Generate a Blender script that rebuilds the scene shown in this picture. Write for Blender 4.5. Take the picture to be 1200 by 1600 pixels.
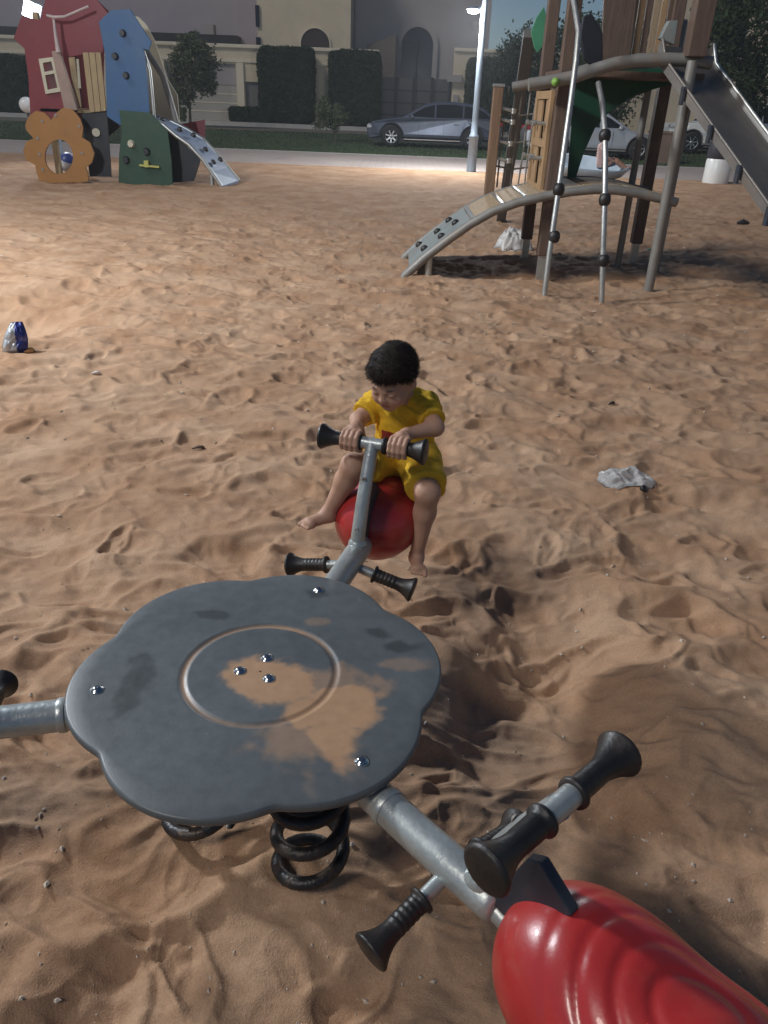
import bpy, bmesh, math, random
import numpy as np
from math import sin, cos, pi, radians, hypot, atan2, sqrt
from mathutils import Vector, Matrix
random.seed(7); RNG = np.random.default_rng(11)
scene = bpy.context.scene
for o in list(bpy.data.objects): bpy.data.objects.remove(o)
COL = scene.collection

# ------------------------------------------------------------------ camera, sky, light, exposure
FPX, CAMH, PITCH, ROLL = 1200.0, 1.5, 28.1, 2.3
_p, _r = radians(PITCH), radians(ROLL)
_f = np.array([0, cos(_p), -sin(_p)]); _u0 = np.array([0, sin(_p), cos(_p)]); _r0 = np.array([1., 0, 0])
_R = _r0*cos(_r) + _u0*sin(_r); _U = -_r0*sin(_r) + _u0*cos(_r)
CAM = np.array([0, 0, CAMH])
cam = bpy.data.cameras.new('camera'); camo = bpy.data.objects.new('camera', cam); COL.objects.link(camo)
cam.sensor_fit = 'VERTICAL'; cam.sensor_height = 36.0; cam.sensor_width = 27.0; cam.lens = 36.0*FPX/1600.0
cam.clip_start = 0.02; cam.clip_end = 2000
m = Matrix(((_R[0], _U[0], -_f[0], 0), (_R[1], _U[1], -_f[1], 0), (_R[2], _U[2], -_f[2], CAMH), (0, 0, 0, 1)))
camo.matrix_world = m
scene.camera = camo
SUN_EL, SUN_AZ = 46.0, 220.0        # azimuth of the light source, counter-clockwise from +X
world = bpy.data.worlds.new('World'); scene.world = world; world.use_nodes = True
wn = world.node_tree; bg = wn.nodes['Background']
sky = wn.nodes.new('ShaderNodeTexSky'); sky.sky_type = 'NISHITA'; sky.sun_disc = False
sky.sun_elevation = radians(SUN_EL); sky.sun_rotation = radians(90 - SUN_AZ)
wn.links.new(sky.outputs[0], bg.inputs[0]); bg.inputs[1].default_value = 0.0155; sky.dust_density = 0.0; sky.ozone_density = 5.0
sl = bpy.data.lights.new('sun', 'SUN'); sl.energy = 0.5; sl.angle = radians(14); sl.color = (1.0, 0.93, 0.84)
so = bpy.data.objects.new('sun', sl); COL.objects.link(so)
sd = Vector((cos(radians(SUN_EL))*cos(radians(SUN_AZ)), cos(radians(SUN_EL))*sin(radians(SUN_AZ)), sin(radians(SUN_EL))))
so.rotation_euler = sd.to_track_quat('Z', 'Y').to_euler()
vs = scene.view_settings; vs.view_transform = 'Standard'; vs.look = 'None'; vs.gamma = 1; vs.use_curve_mapping = False
vs.exposure = 1.25
LAMP_P, FLOOD_P, LAMP3_P = 600, 200, 900     # watts of the park's lamps, built further down

# ------------------------------------------------------------------ pixel -> world
def ray(x, y): return _f + _R*(x-600)/FPX - _U*(y-800)/FPX
def onz(x, y, Z=0.0):
    d = ray(x, y); return CAM + d*((Z-CAMH)/d[2])
def ony(x, y, Y):
    d = ray(x, y); return CAM + d*(Y/d[1])
def rectpx(x0, y0, x1, y1, Y):
    xm, ym = (x0+x1)/2, (y0+y1)/2
    return ony(x0, ym, Y)[0], ony(x1, ym, Y)[0], ony(xm, y1, Y)[2], ony(xm, y0, Y)[2]   # X0 X1 Z0 Z1

# ------------------------------------------------------------------ noise in numpy
def _hash(ix, iy, s=0):
    h = (ix.astype(np.int64)*374761393 + iy.astype(np.int64)*668265263 + s*1442695041) & 0xFFFFFFFF
    h = ((h ^ (h >> 13))*1274126177) & 0xFFFFFFFF
    h = ((h ^ (h >> 16))*2246822519) & 0xFFFFFFFF
    return ((h ^ (h >> 15)) & 0xFFFFFF)/float(0xFFFFFF)
def vnoise(x, y, s=0):
    ix, iy = np.floor(x), np.floor(y); fx, fy = x-ix, y-iy
    u, v = fx*fx*fx*(fx*(fx*6-15)+10), fy*fy*fy*(fy*(fy*6-15)+10)
    def g(i, j):
        a = _hash(ix+i, iy+j, s)*2*pi
        return np.cos(a)*(fx-i) + np.sin(a)*(fy-j)
    a, b, c, d = g(0, 0), g(1, 0), g(0, 1), g(1, 1)
    return ((a*(1-u)+b*u)*(1-v) + (c*(1-u)+d*u)*v)*1.5
def fbm(x, y, s=0, o=4):
    r = 0; a = 1.0; f = 1.0
    for k in range(o): r = r + a*vnoise(x*f, y*f, s+k*17); a *= .5; f *= 2.03
    return r
def worley(x, y, s=0):
    ix, iy = np.floor(x), np.floor(y)
    f1 = np.full(x.shape, 9.); f2 = np.full(x.shape, 9.); rid = np.zeros(x.shape)
    for i in (-1, 0, 1):
        for j in (-1, 0, 1):
            cx, cy = ix+i, iy+j
            px = cx + .5 + .8*(_hash(cx, cy, s)-.5); py = cy + .5 + .8*(_hash(cx, cy, s+5)-.5)
            d = np.hypot(px-x, py-y); r = _hash(cx, cy, s+9)
            c = d < f1
            f2 = np.where(c, f1, np.minimum(f2, d)); rid = np.where(c, r, rid); f1 = np.where(c, d, f1)
    return f1, f2, rid
def sstep(a, b, t):
    t = np.clip((t-a)/(b-a), 0, 1); return t*t*(3-2*t)

# ------------------------------------------------------------------ mesh helpers
class MB:
    def __init__(self): self.v = []; self.f = []; self.sm = []
    def add(self, vs, fs, smooth=False):
        n = len(self.v); self.v += [tuple(map(float, p)) for p in vs]
        self.f += [tuple(i+n for i in f) for f in fs]; self.sm += [smooth]*len(fs); return self
    def box(self, c, s, M=None, bev=0):
        cx, cy, cz = c; a, b, d = s[0]/2, s[1]/2, s[2]/2
        P = [(x, y, z) for x in (-a, a) for y in (-b, b) for z in (-d, d)]
        if M is not None: P = [tuple(M @ Vector(p)) for p in P]
        P = [(p[0]+cx, p[1]+cy, p[2]+cz) for p in P]
        return self.add(P, [(0,1,3,2),(4,6,7,5),(0,4,5,1),(2,3,7,6),(0,2,6,4),(1,5,7,3)])
    def beam(self, a, b, w, h, upv=(0, 0, 1)):
        a, b = Vector(a), Vector(b); d = (b-a); L = d.length; d.normalize()
        up = Vector(upv); s = d.cross(up)
        if s.length < 1e-4: s = d.cross(Vector((0, 1, 0)))
        s.normalize(); up = s.cross(d)
        P = []
        for q in (a, b):
            for (i, j) in ((-1, -1), (1, -1), (1, 1), (-1, 1)): P.append(q + s*(i*w/2) + up*(j*h/2))
        return self.add(P, [(3,2,1,0),(4,5,6,7),(0,1,5,4),(1,2,6,5),(2,3,7,6),(3,0,4,7)])
    def tube(self, pts, rad, n=12, cap=True, smooth=True):
        pts = [Vector(p) for p in pts]; m = len(pts)
        rad = [rad]*m if not hasattr(rad, '__len__') else rad
        T = []
        for i in range(m):
            t = pts[min(i+1, m-1)] - pts[max(i-1, 0)]
            if t.length < 1e-9: t = Vector((0, 0, 1))
            T.append(t.normalized())
        nrm = T[0].orthogonal().normalized(); P = []; F = []
        for i in range(m):
            nrm = (nrm - T[i]*nrm.dot(T[i])).normalized(); b = T[i].cross(nrm)
            for k in range(n):
                a = 2*pi*k/n; P.append(pts[i] + (nrm*cos(a) + b*sin(a))*rad[i])
        for i in range(m-1):
            for k in range(n):
                k2 = (k+1) % n; F.append((i*n+k, i*n+k2, (i+1)*n+k2, (i+1)*n+k))
        self.add(P, F, smooth)
        if cap:
            self.add(P[:n], [tuple(reversed(range(n)))]); self.add(P[-n:], [tuple(range(n))])
        return self
    def prism(self, poly, d):
        """poly: 3D points of a planar outline (or list of outlines); d: extrusion vector"""
        poly = [Vector(p) for p in poly]; d = Vector(d); n = len(poly)
        P = poly + [p+d for p in poly]
        nn = Vector((0, 0, 0))
        for i in range(n): nn += poly[i].cross(poly[(i+1) % n])
        flip = nn.dot(d) > 0
        fs = [tuple(range(n)), tuple(reversed(range(n, 2*n)))] + [(i, i+n, (i+1) % n+n, (i+1) % n) for i in range(n)]
        if flip: fs = [tuple(reversed(f)) for f in fs]
        return self.add(P, fs)
    def ring_prism(self, outer, inner, d):
        outer = [Vector(p) for p in outer]; inner = [Vector(p) for p in inner]; d = Vector(d); n = len(outer)
        P = outer + inner + [p+d for p in outer] + [p+d for p in inner]; F = []
        for i in range(n):
            j = (i+1) % n
            F += [(i, j, n+j, n+i), (2*n+i, 3*n+i, 3*n+j, 2*n+j), (i, 2*n+i, 2*n+j, j), (n+i, n+j, 3*n+j, 3*n+i)]
        return self.add(P, F)
    def lathe(self, prof, o=(0, 0, 0), ax=(0, 0, 1), n=20, smooth=True, cap=True):
        o = Vector(o); ax = Vector(ax).normalized(); u = ax.orthogonal().normalized(); w = ax.cross(u); P = []; F = []
        for (r, z) in prof:
            for k in range(n):
                a = 2*pi*k/n; P.append(o + ax*z + (u*cos(a)+w*sin(a))*r)
        for i in range(len(prof)-1):
            for k in range(n):
                k2 = (k+1) % n; F.append((i*n+k, i*n+k2, (i+1)*n+k2, (i+1)*n+k))
        self.add(P, F, smooth)
        if not cap: return self
        if prof[0][0] > 1e-4: self.add(P[:n], [tuple(reversed(range(n)))])
        if prof[-1][0] > 1e-4: self.add(P[-n:], [tuple(range(n))])
        return self
    def build(self, name, mat, parent=None, bevel=0, seg=2, inv=None):
        me = bpy.data.meshes.new(name)
        vs = self.v
        me.from_pydata(vs, [], self.f); me.polygons.foreach_set('use_smooth', self.sm)
        me.update()
        bm = bmesh.new(); bm.from_mesh(me); bmesh.ops.recalc_face_normals(bm, faces=bm.faces); bm.to_mesh(me); bm.free()
        return mkobj(name, me, mat, parent, bevel, seg)
def mkobj(name, me, mat, parent=None, bevel=0, seg=2):
    o = bpy.data.objects.new(name, me); COL.objects.link(o)
    if mat is not None and not me.materials: me.materials.append(mat)
    if parent is not None:
        o.parent = parent
        pw = parent_world(parent)
        o.matrix_parent_inverse = pw.inverted()
    if bevel:
        b = o.modifiers.new('bevel', 'BEVEL'); b.width = bevel; b.segments = seg; b.limit_method = 'ANGLE'; b.angle_limit = radians(40)
        b.harden_normals = False
    return o
def parent_world(p):
    M = p.matrix_basis.copy()
    while p.parent is not None:
        M = p.parent.matrix_basis @ p.matrix_parent_inverse @ M if False else (p.parent.matrix_basis @ p.matrix_parent_inverse @ M)
        p = p.parent
    return M
def thing(name, label, cat, loc=(0, 0, 0), group=None):
    o = bpy.data.objects.new(name, None); COL.objects.link(o); o.location = loc; o.empty_display_size = .1
    return tag(o, label, cat, group)
def tag(o, label=None, cat=None, group=None, kind=None):
    if label: o['label'] = label
    if cat: o['category'] = cat
    if group: o['group'] = group
    if kind: o['kind'] = kind
    return o
def npmesh(name, V, F, smooth=True):
    V = np.asarray(V, np.float32); F = np.asarray(F, np.int32); k = F.shape[1]
    me = bpy.data.meshes.new(name)
    me.vertices.add(len(V)); me.vertices.foreach_set('co', V.ravel())
    me.loops.add(F.size); me.loops.foreach_set('vertex_index', F.ravel())
    me.polygons.add(len(F)); me.polygons.foreach_set('loop_start', np.arange(0, F.size, k, dtype=np.int32))
    me.polygons.foreach_set('use_smooth', np.full(len(F), smooth)); me.update(calc_edges=True); me.validate()
    return me
def setcol(me, C, name='Col'):
    a = me.color_attributes.new(name, 'FLOAT_COLOR', 'POINT')
    C = np.asarray(C, np.float32)
    if C.shape[1] == 3: C = np.hstack([C, np.ones((len(C), 1), np.float32)])
    a.data.foreach_set('color', C.ravel())

# ------------------------------------------------------------------ signed-distance surfaces (for bodies, cloth, seats)
def cap(a, b, ra, rb, k=.01):
    a = np.asarray(a, float); b = np.asarray(b, float); ab = b-a; L2 = ab@ab + 1e-12
    def f(P):
        t = np.clip(((P-a)@ab)/L2, 0, 1); q = P - a - t[:, None]*ab
        return np.sqrt((q*q).sum(1)) - (ra+(rb-ra)*t)
    return (f, (a+b)/2, np.linalg.norm(ab)/2+max(ra, rb), k, 1)
def ell(c, r, M=None, k=.01, sign=1):
    c = np.asarray(c, float); r = np.asarray(r, float); M = np.eye(3) if M is None else np.asarray(M)
    def f(P):
        q = (P-c)@M.T; k0 = np.sqrt(((q/r)**2).sum(1)); k1 = np.sqrt(((q/(r*r))**2).sum(1))+1e-9
        return k0*(k0-1)/k1
    return (f, c, r.max(), k, sign)
def sdf_eval(prims, P, c=None, R=None):
    d = np.full(len(P), 1.0)
    for (f, pc, pr, k, sg) in prims:
        if c is not None and np.linalg.norm(pc-c)-pr > R+.05+k: continue
        e = f(P)
        if sg > 0:
            h = np.clip(.5+.5*(d-e)/k, 0, 1); d = d*(1-h)+e*h - k*h*(1-h)
        else:
            h = np.clip(.5-.5*(d+e)/k, 0, 1); d = d*(1-h)-e*h + k*h*(1-h)
    return d
def sdf_mesh(prims, cell, extra=None, blk=20):
    lo = np.min([c-r for (_, c, r, k, s) in prims if s > 0], 0)-cell*4; hi = np.max([c+r for (_, c, r, k, s) in prims if s > 0], 0)+cell*4
    N = np.ceil((hi-lo)/cell).astype(int)+2
    nb = -(-N//blk); VID = []; VP = []; Q = []
    S = 1000003
    for bi in range(nb[0]):
        for bj in range(nb[1]):
            for bk in range(nb[2]):
                i0 = np.array([bi, bj, bk])*blk
                c = lo + (i0+blk/2)*cell; R = blk*cell*.9+cell*2
                if abs(sdf_eval(prims, c[None])[0]) > R*1.6+.03: continue
                ax = [lo[d]+(i0[d]-1+np.arange(blk+2))*cell for d in range(3)]
                G = np.stack(np.meshgrid(*ax, indexing='ij'), -1); n = blk+2
                V = sdf_eval(prims, G.reshape(-1, 3), c, R)
                if extra is not None: V = extra(G.reshape(-1, 3), V)
                V = V.reshape(n, n, n)
                if V.min() > 0 or V.max() < 0: continue
                ng = V < 0; m = n-1
                acc = np.zeros((m, m, m, 3)); cnt = np.zeros((m, m, m))
                def sl(o): return tuple(slice(q, q+m) for q in o)
                for d in range(3):
                    o1, o2 = [q for q in range(3) if q != d]
                    for p in (0, 1):
                        for q in (0, 1):
                            A = [0, 0, 0]; A[o1] = p; A[o2] = q; B = list(A); B[d] = 1
                            va, vb = V[sl(A)], V[sl(B)]; x = (va < 0) != (vb < 0)
                            t = np.where(x, va/np.where(x, va-vb, 1), 0)
                            pos = np.zeros((m, m, m, 3)); pos[..., o1] = p; pos[..., o2] = q; pos[..., d] = t
                            acc += pos*x[..., None]; cnt += x
                mk = cnt > 0
                idx = np.argwhere(mk); pos = (acc[mk]/cnt[mk][:, None] + idx + i0 - 1)*cell + lo
                gid = ((idx+i0)@np.array([S*S, S, 1]).astype(object)).astype(np.int64) if False else ((idx[:, 0]+i0[0]).astype(np.int64)*4096*4096 + (idx[:, 1]+i0[1])*4096 + (idx[:, 2]+i0[2]))
                VID.append(gid); VP.append(pos)
                off = [4096*4096, 4096, 1]
                for d in range(3):
                    o1, o2 = (d+1) % 3, (d+2) % 3
                    A = [slice(1, blk+1)]*3; B = list(A); B[d] = slice(2, blk+2)
                    a, b = ng[tuple(A)], ng[tuple(B)]
                    e = np.argwhere(a != b)
                    if not len(e): continue
                    fl = a[a != b]
                    e = e+1
                    g = (e[:, 0]+i0[0]).astype(np.int64)*off[0]+(e[:, 1]+i0[1])*off[1]+(e[:, 2]+i0[2])
                    q = np.stack([g-off[o1]-off[o2], g-off[o2], g, g-off[o1]], 1)
                    q[~fl] = q[~fl][:, ::-1]
                    Q.append(q)
    VID = np.concatenate(VID); VP = np.concatenate(VP); Q = np.concatenate(Q)
    u, ix = np.unique(VID, return_index=True)
    return VP[ix], np.searchsorted(u, Q)
def smooth_v(V, F, it=2):
    for _ in range(it):
        S = np.zeros_like(V); n = np.zeros(len(V))
        for a, b in ((0, 1), (1, 2), (2, 3), (3, 0)):
            np.add.at(S, F[:, a], V[F[:, b]]); np.add.at(n, F[:, a], 1); np.add.at(S, F[:, b], V[F[:, a]]); np.add.at(n, F[:, b], 1)
        V = V*.5 + .5*S/np.maximum(n, 1)[:, None]
    return V

# ------------------------------------------------------------------ materials
def mat(name, col, rough=.6, metal=0., var=.15, scale=8., bump=0., bscale=60., col2=None, attr=None, spec=.5, coat=0., stretch=None, dirt=0., dirtcol=(.30, .19, .115)):
    m = bpy.data.materials.new(name); m.use_nodes = True; nt = m.node_tree; N = nt.nodes; L = nt.links
    b = N['Principled BSDF']; b.inputs['Roughness'].default_value = rough; b.inputs['Metallic'].default_value = metal
    b.inputs['Specular IOR Level'].default_value = spec; b.inputs['Coat Weight'].default_value = coat
    tc = N.new('ShaderNodeTexCoord'); mp = N.new('ShaderNodeMapping'); L.new(tc.outputs['Object'], mp.inputs[0])
    if stretch: mp.inputs['Scale'].default_value = stretch
    nz = N.new('ShaderNodeTexNoise'); nz.inputs['Scale'].default_value = scale; nz.inputs['Detail'].default_value = 6; nz.inputs['Roughness'].default_value = .65
    L.new(mp.outputs[0], nz.inputs['Vector'])
    rp = N.new('ShaderNodeMapRange'); rp.inputs[1].default_value = .3; rp.inputs[2].default_value = .7; L.new(nz.outputs[0], rp.inputs[0])
    mx = N.new('ShaderNodeMix'); mx.data_type = 'RGBA'
    L.new(rp.outputs[0], mx.inputs[0])
    if attr:
        at = N.new('ShaderNodeAttribute'); at.attribute_name = attr
        for (i, k) in ((6, 1-var), (7, 1+var)):
            mm = N.new('ShaderNodeMix'); mm.data_type = 'RGBA'; mm.blend_type = 'MULTIPLY'; mm.inputs[0].default_value = 1
            L.new(at.outputs[0], mm.inputs[6]); mm.inputs[7].default_value = (k, k, k, 1); L.new(mm.outputs[2], mx.inputs[i])
    else:
        c2 = col2 or tuple(min(1, c*(1+var)) for c in col); c1 = col if col2 else tuple(c*(1-var) for c in col)
        mx.inputs[6].default_value = (*c1, 1); mx.inputs[7].default_value = (*c2, 1)
    out = mx.outputs[2]
    if dirt > 0:
        n2 = N.new('ShaderNodeTexNoise'); n2.inputs['Scale'].default_value = scale*.6+3; n2.inputs['Detail'].default_value = 8; n2.inputs['Roughness'].default_value = .7
        L.new(tc.outputs['Object'], n2.inputs['Vector'])
        r2 = N.new('ShaderNodeMapRange'); r2.inputs[1].default_value = .5; r2.inputs[2].default_value = .72; r2.inputs[4].default_value = dirt; L.new(n2.outputs[0], r2.inputs[0])
        m2 = N.new('ShaderNodeMix'); m2.data_type = 'RGBA'; L.new(r2.outputs[0], m2.inputs[0]); L.new(out, m2.inputs[6]); m2.inputs[7].default_value = (*dirtcol, 1)
        out = m2.outputs[2]
    L.new(out, b.inputs['Base Color'])
    rr = N.new('ShaderNodeMapRange'); rr.inputs[3].default_value = max(.03, rough*.8); rr.inputs[4].default_value = min(1, rough*1.25+.03); L.new(nz.outputs[0], rr.inputs[0]); L.new(rr.outputs[0], b.inputs['Roughness'])
    if bump > 0:
        n3 = N.new('ShaderNodeTexNoise'); n3.inputs['Scale'].default_value = bscale; n3.inputs['Detail'].default_value = 5; L.new(mp.outputs[0], n3.inputs['Vector'])
        bp = N.new('ShaderNodeBump'); bp.inputs['Strength'].default_value = bump; bp.inputs['Distance'].default_value = .01; L.new(n3.outputs[0], bp.inputs['Height']); L.new(bp.outputs[0], b.inputs['Normal'])
    return m
def emit(name, col, s):
    m = bpy.data.materials.new(name); m.use_nodes = True; N = m.node_tree.nodes
    b = N['Principled BSDF']; b.inputs['Base Color'].default_value = (*col, 1); b.inputs['Emission Color'].default_value = (*col, 1); b.inputs['Emission Strength'].default_value = s
    return m
GALV = mat('galvanised_steel', (.42, .455, .45), .36, .55, .18, 14, .12, 90, dirt=.15)
GREYPIPE = mat('grey_painted_pipe', (.23, .22, .20), .5, .2, .12, 10, .05, 80, dirt=.4)
RUBBER = mat('black_rubber', (.016, .015, .015), .42, 0, .3, 25, .1, 200, dirt=.12)
REDP = mat('red_plastic', (.40, .026, .026), .30, 0, .12, 6, .03, 150, coat=.3, dirt=.16)
CHROME = mat('bolt_steel', (.62, .61, .58), .16, 1, .05, 30)
SPRINGM = mat('black_spring_steel', (.022, .022, .024), .38, .3, .3, 20, .25, 120, dirt=.3)
DARKPAD = mat('dark_bracket', (.045, .055, .072), .5, .2, .2, 12, .1, 90, dirt=.15)
TIMBER = mat('red_brown_timber', (.118, .076, .055), .6, 0, .3, 6, .15, 60, stretch=(9, 9, .7), dirt=.15)
PINE = mat('pale_timber', (.36, .23, .12), .6, 0, .25, 6, .15, 60, stretch=(9, 9, .7), dirt=.2)
PLANKM = mat('weathered_planks', (.34, .25, .155), .7, 0, .25, 7, .2, 60, stretch=(7, .8, 7), dirt=.45)
RAMPG = mat('grey_ramp_panel', (.22, .25, .245), .5, 0, .15, 4, .05, 50, dirt=.5)
STEELW = mat('worn_steel', (.5, .5, .47), .4, .8, .15, 20, .1, 80)
GREENP = mat('dark_green_panel', (.012, .085, .045), .4, 0, .15, 4, .03, 60, dirt=.08)
SLIDEM = mat('slide_grey_brown', (.16, .145, .13), .42, .3, .2, 4, .08, 40, dirt=.25)
ROPE = mat('grey_rope', (.20, .19, .17), .8, 0, .2, 40)

# ------------------------------------------------------------------ the setting
DISC_C = np.array([-.236, 1.208, .48]); ARMS = (73.4, 193.4, 313.4)
def dents(x, y, s, dmin, dmax, keep=1.0, rim=.3):
    """overlapping footprint hollows with raised rims; continuous"""
    ix, iy = np.floor(x), np.floor(y); h = np.zeros(x.shape); rm = np.zeros(x.shape)
    for i in (-1, 0, 1):
        for j in (-1, 0, 1):
            cx, cy = ix+i, iy+j
            dx = x - (cx + .5 + .9*(_hash(cx, cy, s)-.5)); dy = y - (cy + .5 + .9*(_hash(cx, cy, s+5)-.5))
            A = pi*_hash(cx, cy, s+6); ca, sa = np.cos(A), np.sin(A); r = _hash(cx, cy, s+9)
            a_ = .48+.36*_hash(cx, cy, s+12); b_ = .30+.26*_hash(cx, cy, s+14)
            q = ((dx*ca+dy*sa)/a_)**2 + ((-dx*sa+dy*ca)/b_)**2
            dep = np.where(_hash(cx, cy, s+17) < keep, dmin+(dmax-dmin)*r*r, 0)
            h = np.minimum(h, dep*np.maximum(q-1, -.82)); rm = np.maximum(rm, dep*rim*np.exp(-((np.sqrt(q)-1.12)/.20)**2))
    return h + rm
def sandh(x, y):
    x = np.asarray(x, float); y = np.asarray(y, float)
    wx = x + .07*fbm(x*2.6, y*2.6, 3, 3); wy = y + .07*fbm(x*2.6+7, y*2.6, 4, 3)
    near = 1 - sstep(1.3, 3.0, y); far = sstep(9, 19, y); k = (1+.25*near)*(1-.55*far)
    h = dents(wx*2.9, wy*4.9, 1, .008, .034)*k + dents(wx*5.2+3, wy*8.6, 21, .004, .024, .85)*k + dents(wx*1.25+11, wy*1.6+4, 41, .01, .042, .6, .2)*k
    h = h + dents(wx*11+3, wy*12.5, 61, .000, .006, .7)*(1-far)
    h = h + .030*fbm(x*.55, y*.55, 6, 3)*(1-.3*far) + .015*fbm(x*2.6, y*5.6, 9, 4) + .0016*fbm(x*17, y*21, 12, 2)*(1-far) + near*.03*fbm(x*3.0+2, y*2.6, 15, 2) + .012
    for (px, py, s, d) in ((-.12, 1.08, .22, .05), (-.40, 1.20, .20, .025), (-2.95, 5.75, .6, -.26), (.50, 2.45, .22, -.05), (.55, 2.1, .25, -.06), (.42, 1.75, .26, -.06), (.30, 1.45, .25, -.05), (.95, 1.75, .3, .03), (1.9, 7.6, .9, -.05), (.7, 8.0, .5, -.05)):  # shaped to hold shade: pit at left edge, trough right of the toddler
        h = h + d*np.exp(-((x-px)**2+(y-py)**2)/(2*(s*.6)**2))
    return h*(1-.6*sstep(18.5, 20.5, y)) + .02*sstep(18, 20, y)
rows = [-1.4]
while rows[-1] < 21.2: rows.append(rows[-1] + (.02 if rows[-1] < .3 else .0040*max(rows[-1]+.1, .9)))
rows = np.array(rows); u = np.linspace(-1, 1, 880); u = u*(.55+.45*u*u)
half = 1.2 + .85*np.maximum(rows, 0)
X = u[None, :]*half[:, None]; Y = np.repeat(rows[:, None], len(u), 1)
Z = sandh(X, Y)
nr, nc = X.shape; I = np.arange(nr*nc).reshape(nr, nc)
F = np.stack([I[:-1, :-1], I[:-1, 1:], I[1:, 1:], I[1:, :-1]], -1).reshape(-1, 4)
me = npmesh('sand', np.stack([X, Y, Z], -1).reshape(-1, 3), F)
SAND = mat('sand', (.37, .228, .140), .95, 0, .12, 1.6, .35, 300, col2=(.45, .302, .198), spec=.15)
_N = SAND.node_tree.nodes; _L = SAND.node_tree.links      # grain, and random darker red patches
_b = _N['Principled BSDF']; _src = _b.inputs['Base Color'].links[0].from_socket; _tc = [n for n in _N if n.type == 'TEX_COORD'][0]
for (sc_, lo_, hi_, c0_, c1_) in ((2.3, .38, .66, (1.04, 1.05, 1.06), (.86, .79, .73)), (140, .30, .70, (.90, .90, .90), (1.10, 1.10, 1.10)), (900, .35, .65, (.80, .79, .77), (1.20, 1.20, 1.20))):
    nz_ = _N.new('ShaderNodeTexNoise'); nz_.inputs['Scale'].default_value = sc_; nz_.inputs['Detail'].default_value = 4; _L.new(_tc.outputs['Object'], nz_.inputs['Vector'])
    mr_ = _N.new('ShaderNodeMapRange'); mr_.inputs[1].default_value = lo_; mr_.inputs[2].default_value = hi_; _L.new(nz_.outputs[0], mr_.inputs[0])
    mc_ = _N.new('ShaderNodeMix'); mc_.data_type = 'RGBA'; mc_.clamp_result = False; mc_.inputs[6].default_value = (*c0_, 1); mc_.inputs[7].default_value = (*c1_, 1); _L.new(mr_.outputs[0], mc_.inputs[0])
    mm_ = _N.new('ShaderNodeMix'); mm_.data_type = 'RGBA'; mm_.blend_type = 'MULTIPLY'; mm_.inputs[0].default_value = 1; _L.new(_src, mm_.inputs[6]); _L.new(mc_.outputs[2], mm_.inputs[7]); _src = mm_.outputs[2]
_L.new(_src, _b.inputs['Base Color'])
tag(mkobj('sand', me, SAND), kind='structure')
def onsand(x, y):
    q = onz(x, y, 0)
    for _ in range(4): q = onz(x, y, float(sandh(np.array([q[0]]), np.array([q[1]]))[0]))
    return q
def sheet(name, x0, x1, y0, y1, z, m, kind='structure'):
    b = MB(); b.add([(x0, y0, z), (x1, y0, z), (x1, y1, z), (x0, y1, z)], [(0, 1, 2, 3)]); return tag(b.build(name, m), kind=kind)
GROUNDM = mat('ground_earth', (.30, .20, .13), .95, 0, .2, .3)
sheet('ground', -400, 400, -60, 900, -.30, GROUNDM)
PAVE = mat('pavement', (.40, .36, .335), .8, 0, .12, .8, .2, 40, dirt=.35)
_N = PAVE.node_tree.nodes; _L = PAVE.node_tree.links
br = _N.new('ShaderNodeTexBrick'); br.inputs['Scale'].default_value = 1.0; br.inputs['Brick Width'].default_value = .4; br.inputs['Row Height'].default_value = .2; br.inputs['Mortar Size'].default_value = .012
br.inputs['Color1'].default_value = (.42, .37, .35, 1); br.inputs['Color2'].default_value = (.36, .28, .25, 1); br.inputs['Mortar'].default_value = (.2, .16, .13, 1)
_tc = [n for n in _N if n.type == 'TEX_COORD'][0]; _L.new(_tc.outputs['Object'], br.inputs['Vector'])
_m = [n for n in _N if n.type == 'MIX'][0]; _L.new(br.outputs[0], _m.inputs[6]); _m.inputs[7].default_value = (.44, .37, .32, 1)
sheet('pavement', -60, 60, 19.6, 27.0, -.012, PAVE)
KERBM = mat('kerb_concrete', (.42, .40, .37), .8, 0, .15, 5, .2, 40)
def kerb(y, z0, z1, w=.15):
    b = MB()
    b.box((0, y, (z0+z1)/2), (120, w, z1-z0)); return tag(b.build('kerb', KERBM), kind='structure')
kerb(27.08, -.2, .0)
GRASSM = mat('grass', (.035, .062, .022), .9, 0, .35, 2.5, .3, 30, col2=(.06, .085, .035))
b = MB(); b.add([(-60, 27.16, .0), (60, 27.16, .0), (60, 39, .14), (-60, 39, .14)], [(0, 1, 2, 3)]); tag(b.build('lawn', GRASSM), kind='structure')
n = 26000; gx = RNG.uniform(-17, 17, n); gy = 27.2 + 11.6*RNG.random(n)**1.8; gz = (gy-27.16)/11.84*.14
a = RNG.uniform(0, 2*pi, n); hh = RNG.uniform(.03, .075, n); w = .02
P0 = np.stack([gx-w*np.cos(a), gy-w*np.sin(a), gz], 1); P1 = np.stack([gx+w*np.cos(a), gy+w*np.sin(a), gz], 1); P2 = np.stack([gx+RNG.normal(0, .02, n), gy+RNG.normal(0, .02, n), gz+hh], 1)
me = npmesh('grass', np.stack([P0, P1, P2], 1).reshape(-1, 3), np.arange(3*n).reshape(-1, 3), False)
tag(mkobj('grass', me, GRASSM), 'short green grass of the strip beside the pavement', 'grass', kind='stuff')
ROADM = mat('road_asphalt', (.14, .125, .10), .85, 0, .2, 1.0, .2, 60)
sheet('road', -80, 80, 39.0, 43.2, .15, ROADM)
SIDEM = mat('sidewalk_tiles', (.32, .27, .21), .8, 0, .15, 1.2, .1, 30)
sheet('sidewalk', -80, 80, 43.2, 48, .33, SIDEM); b = MB(); b.box((0, 43.15, .23), (160, .14, .22)); tag(b.build('kerb', KERBM), kind='structure')
VG = .33

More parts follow.
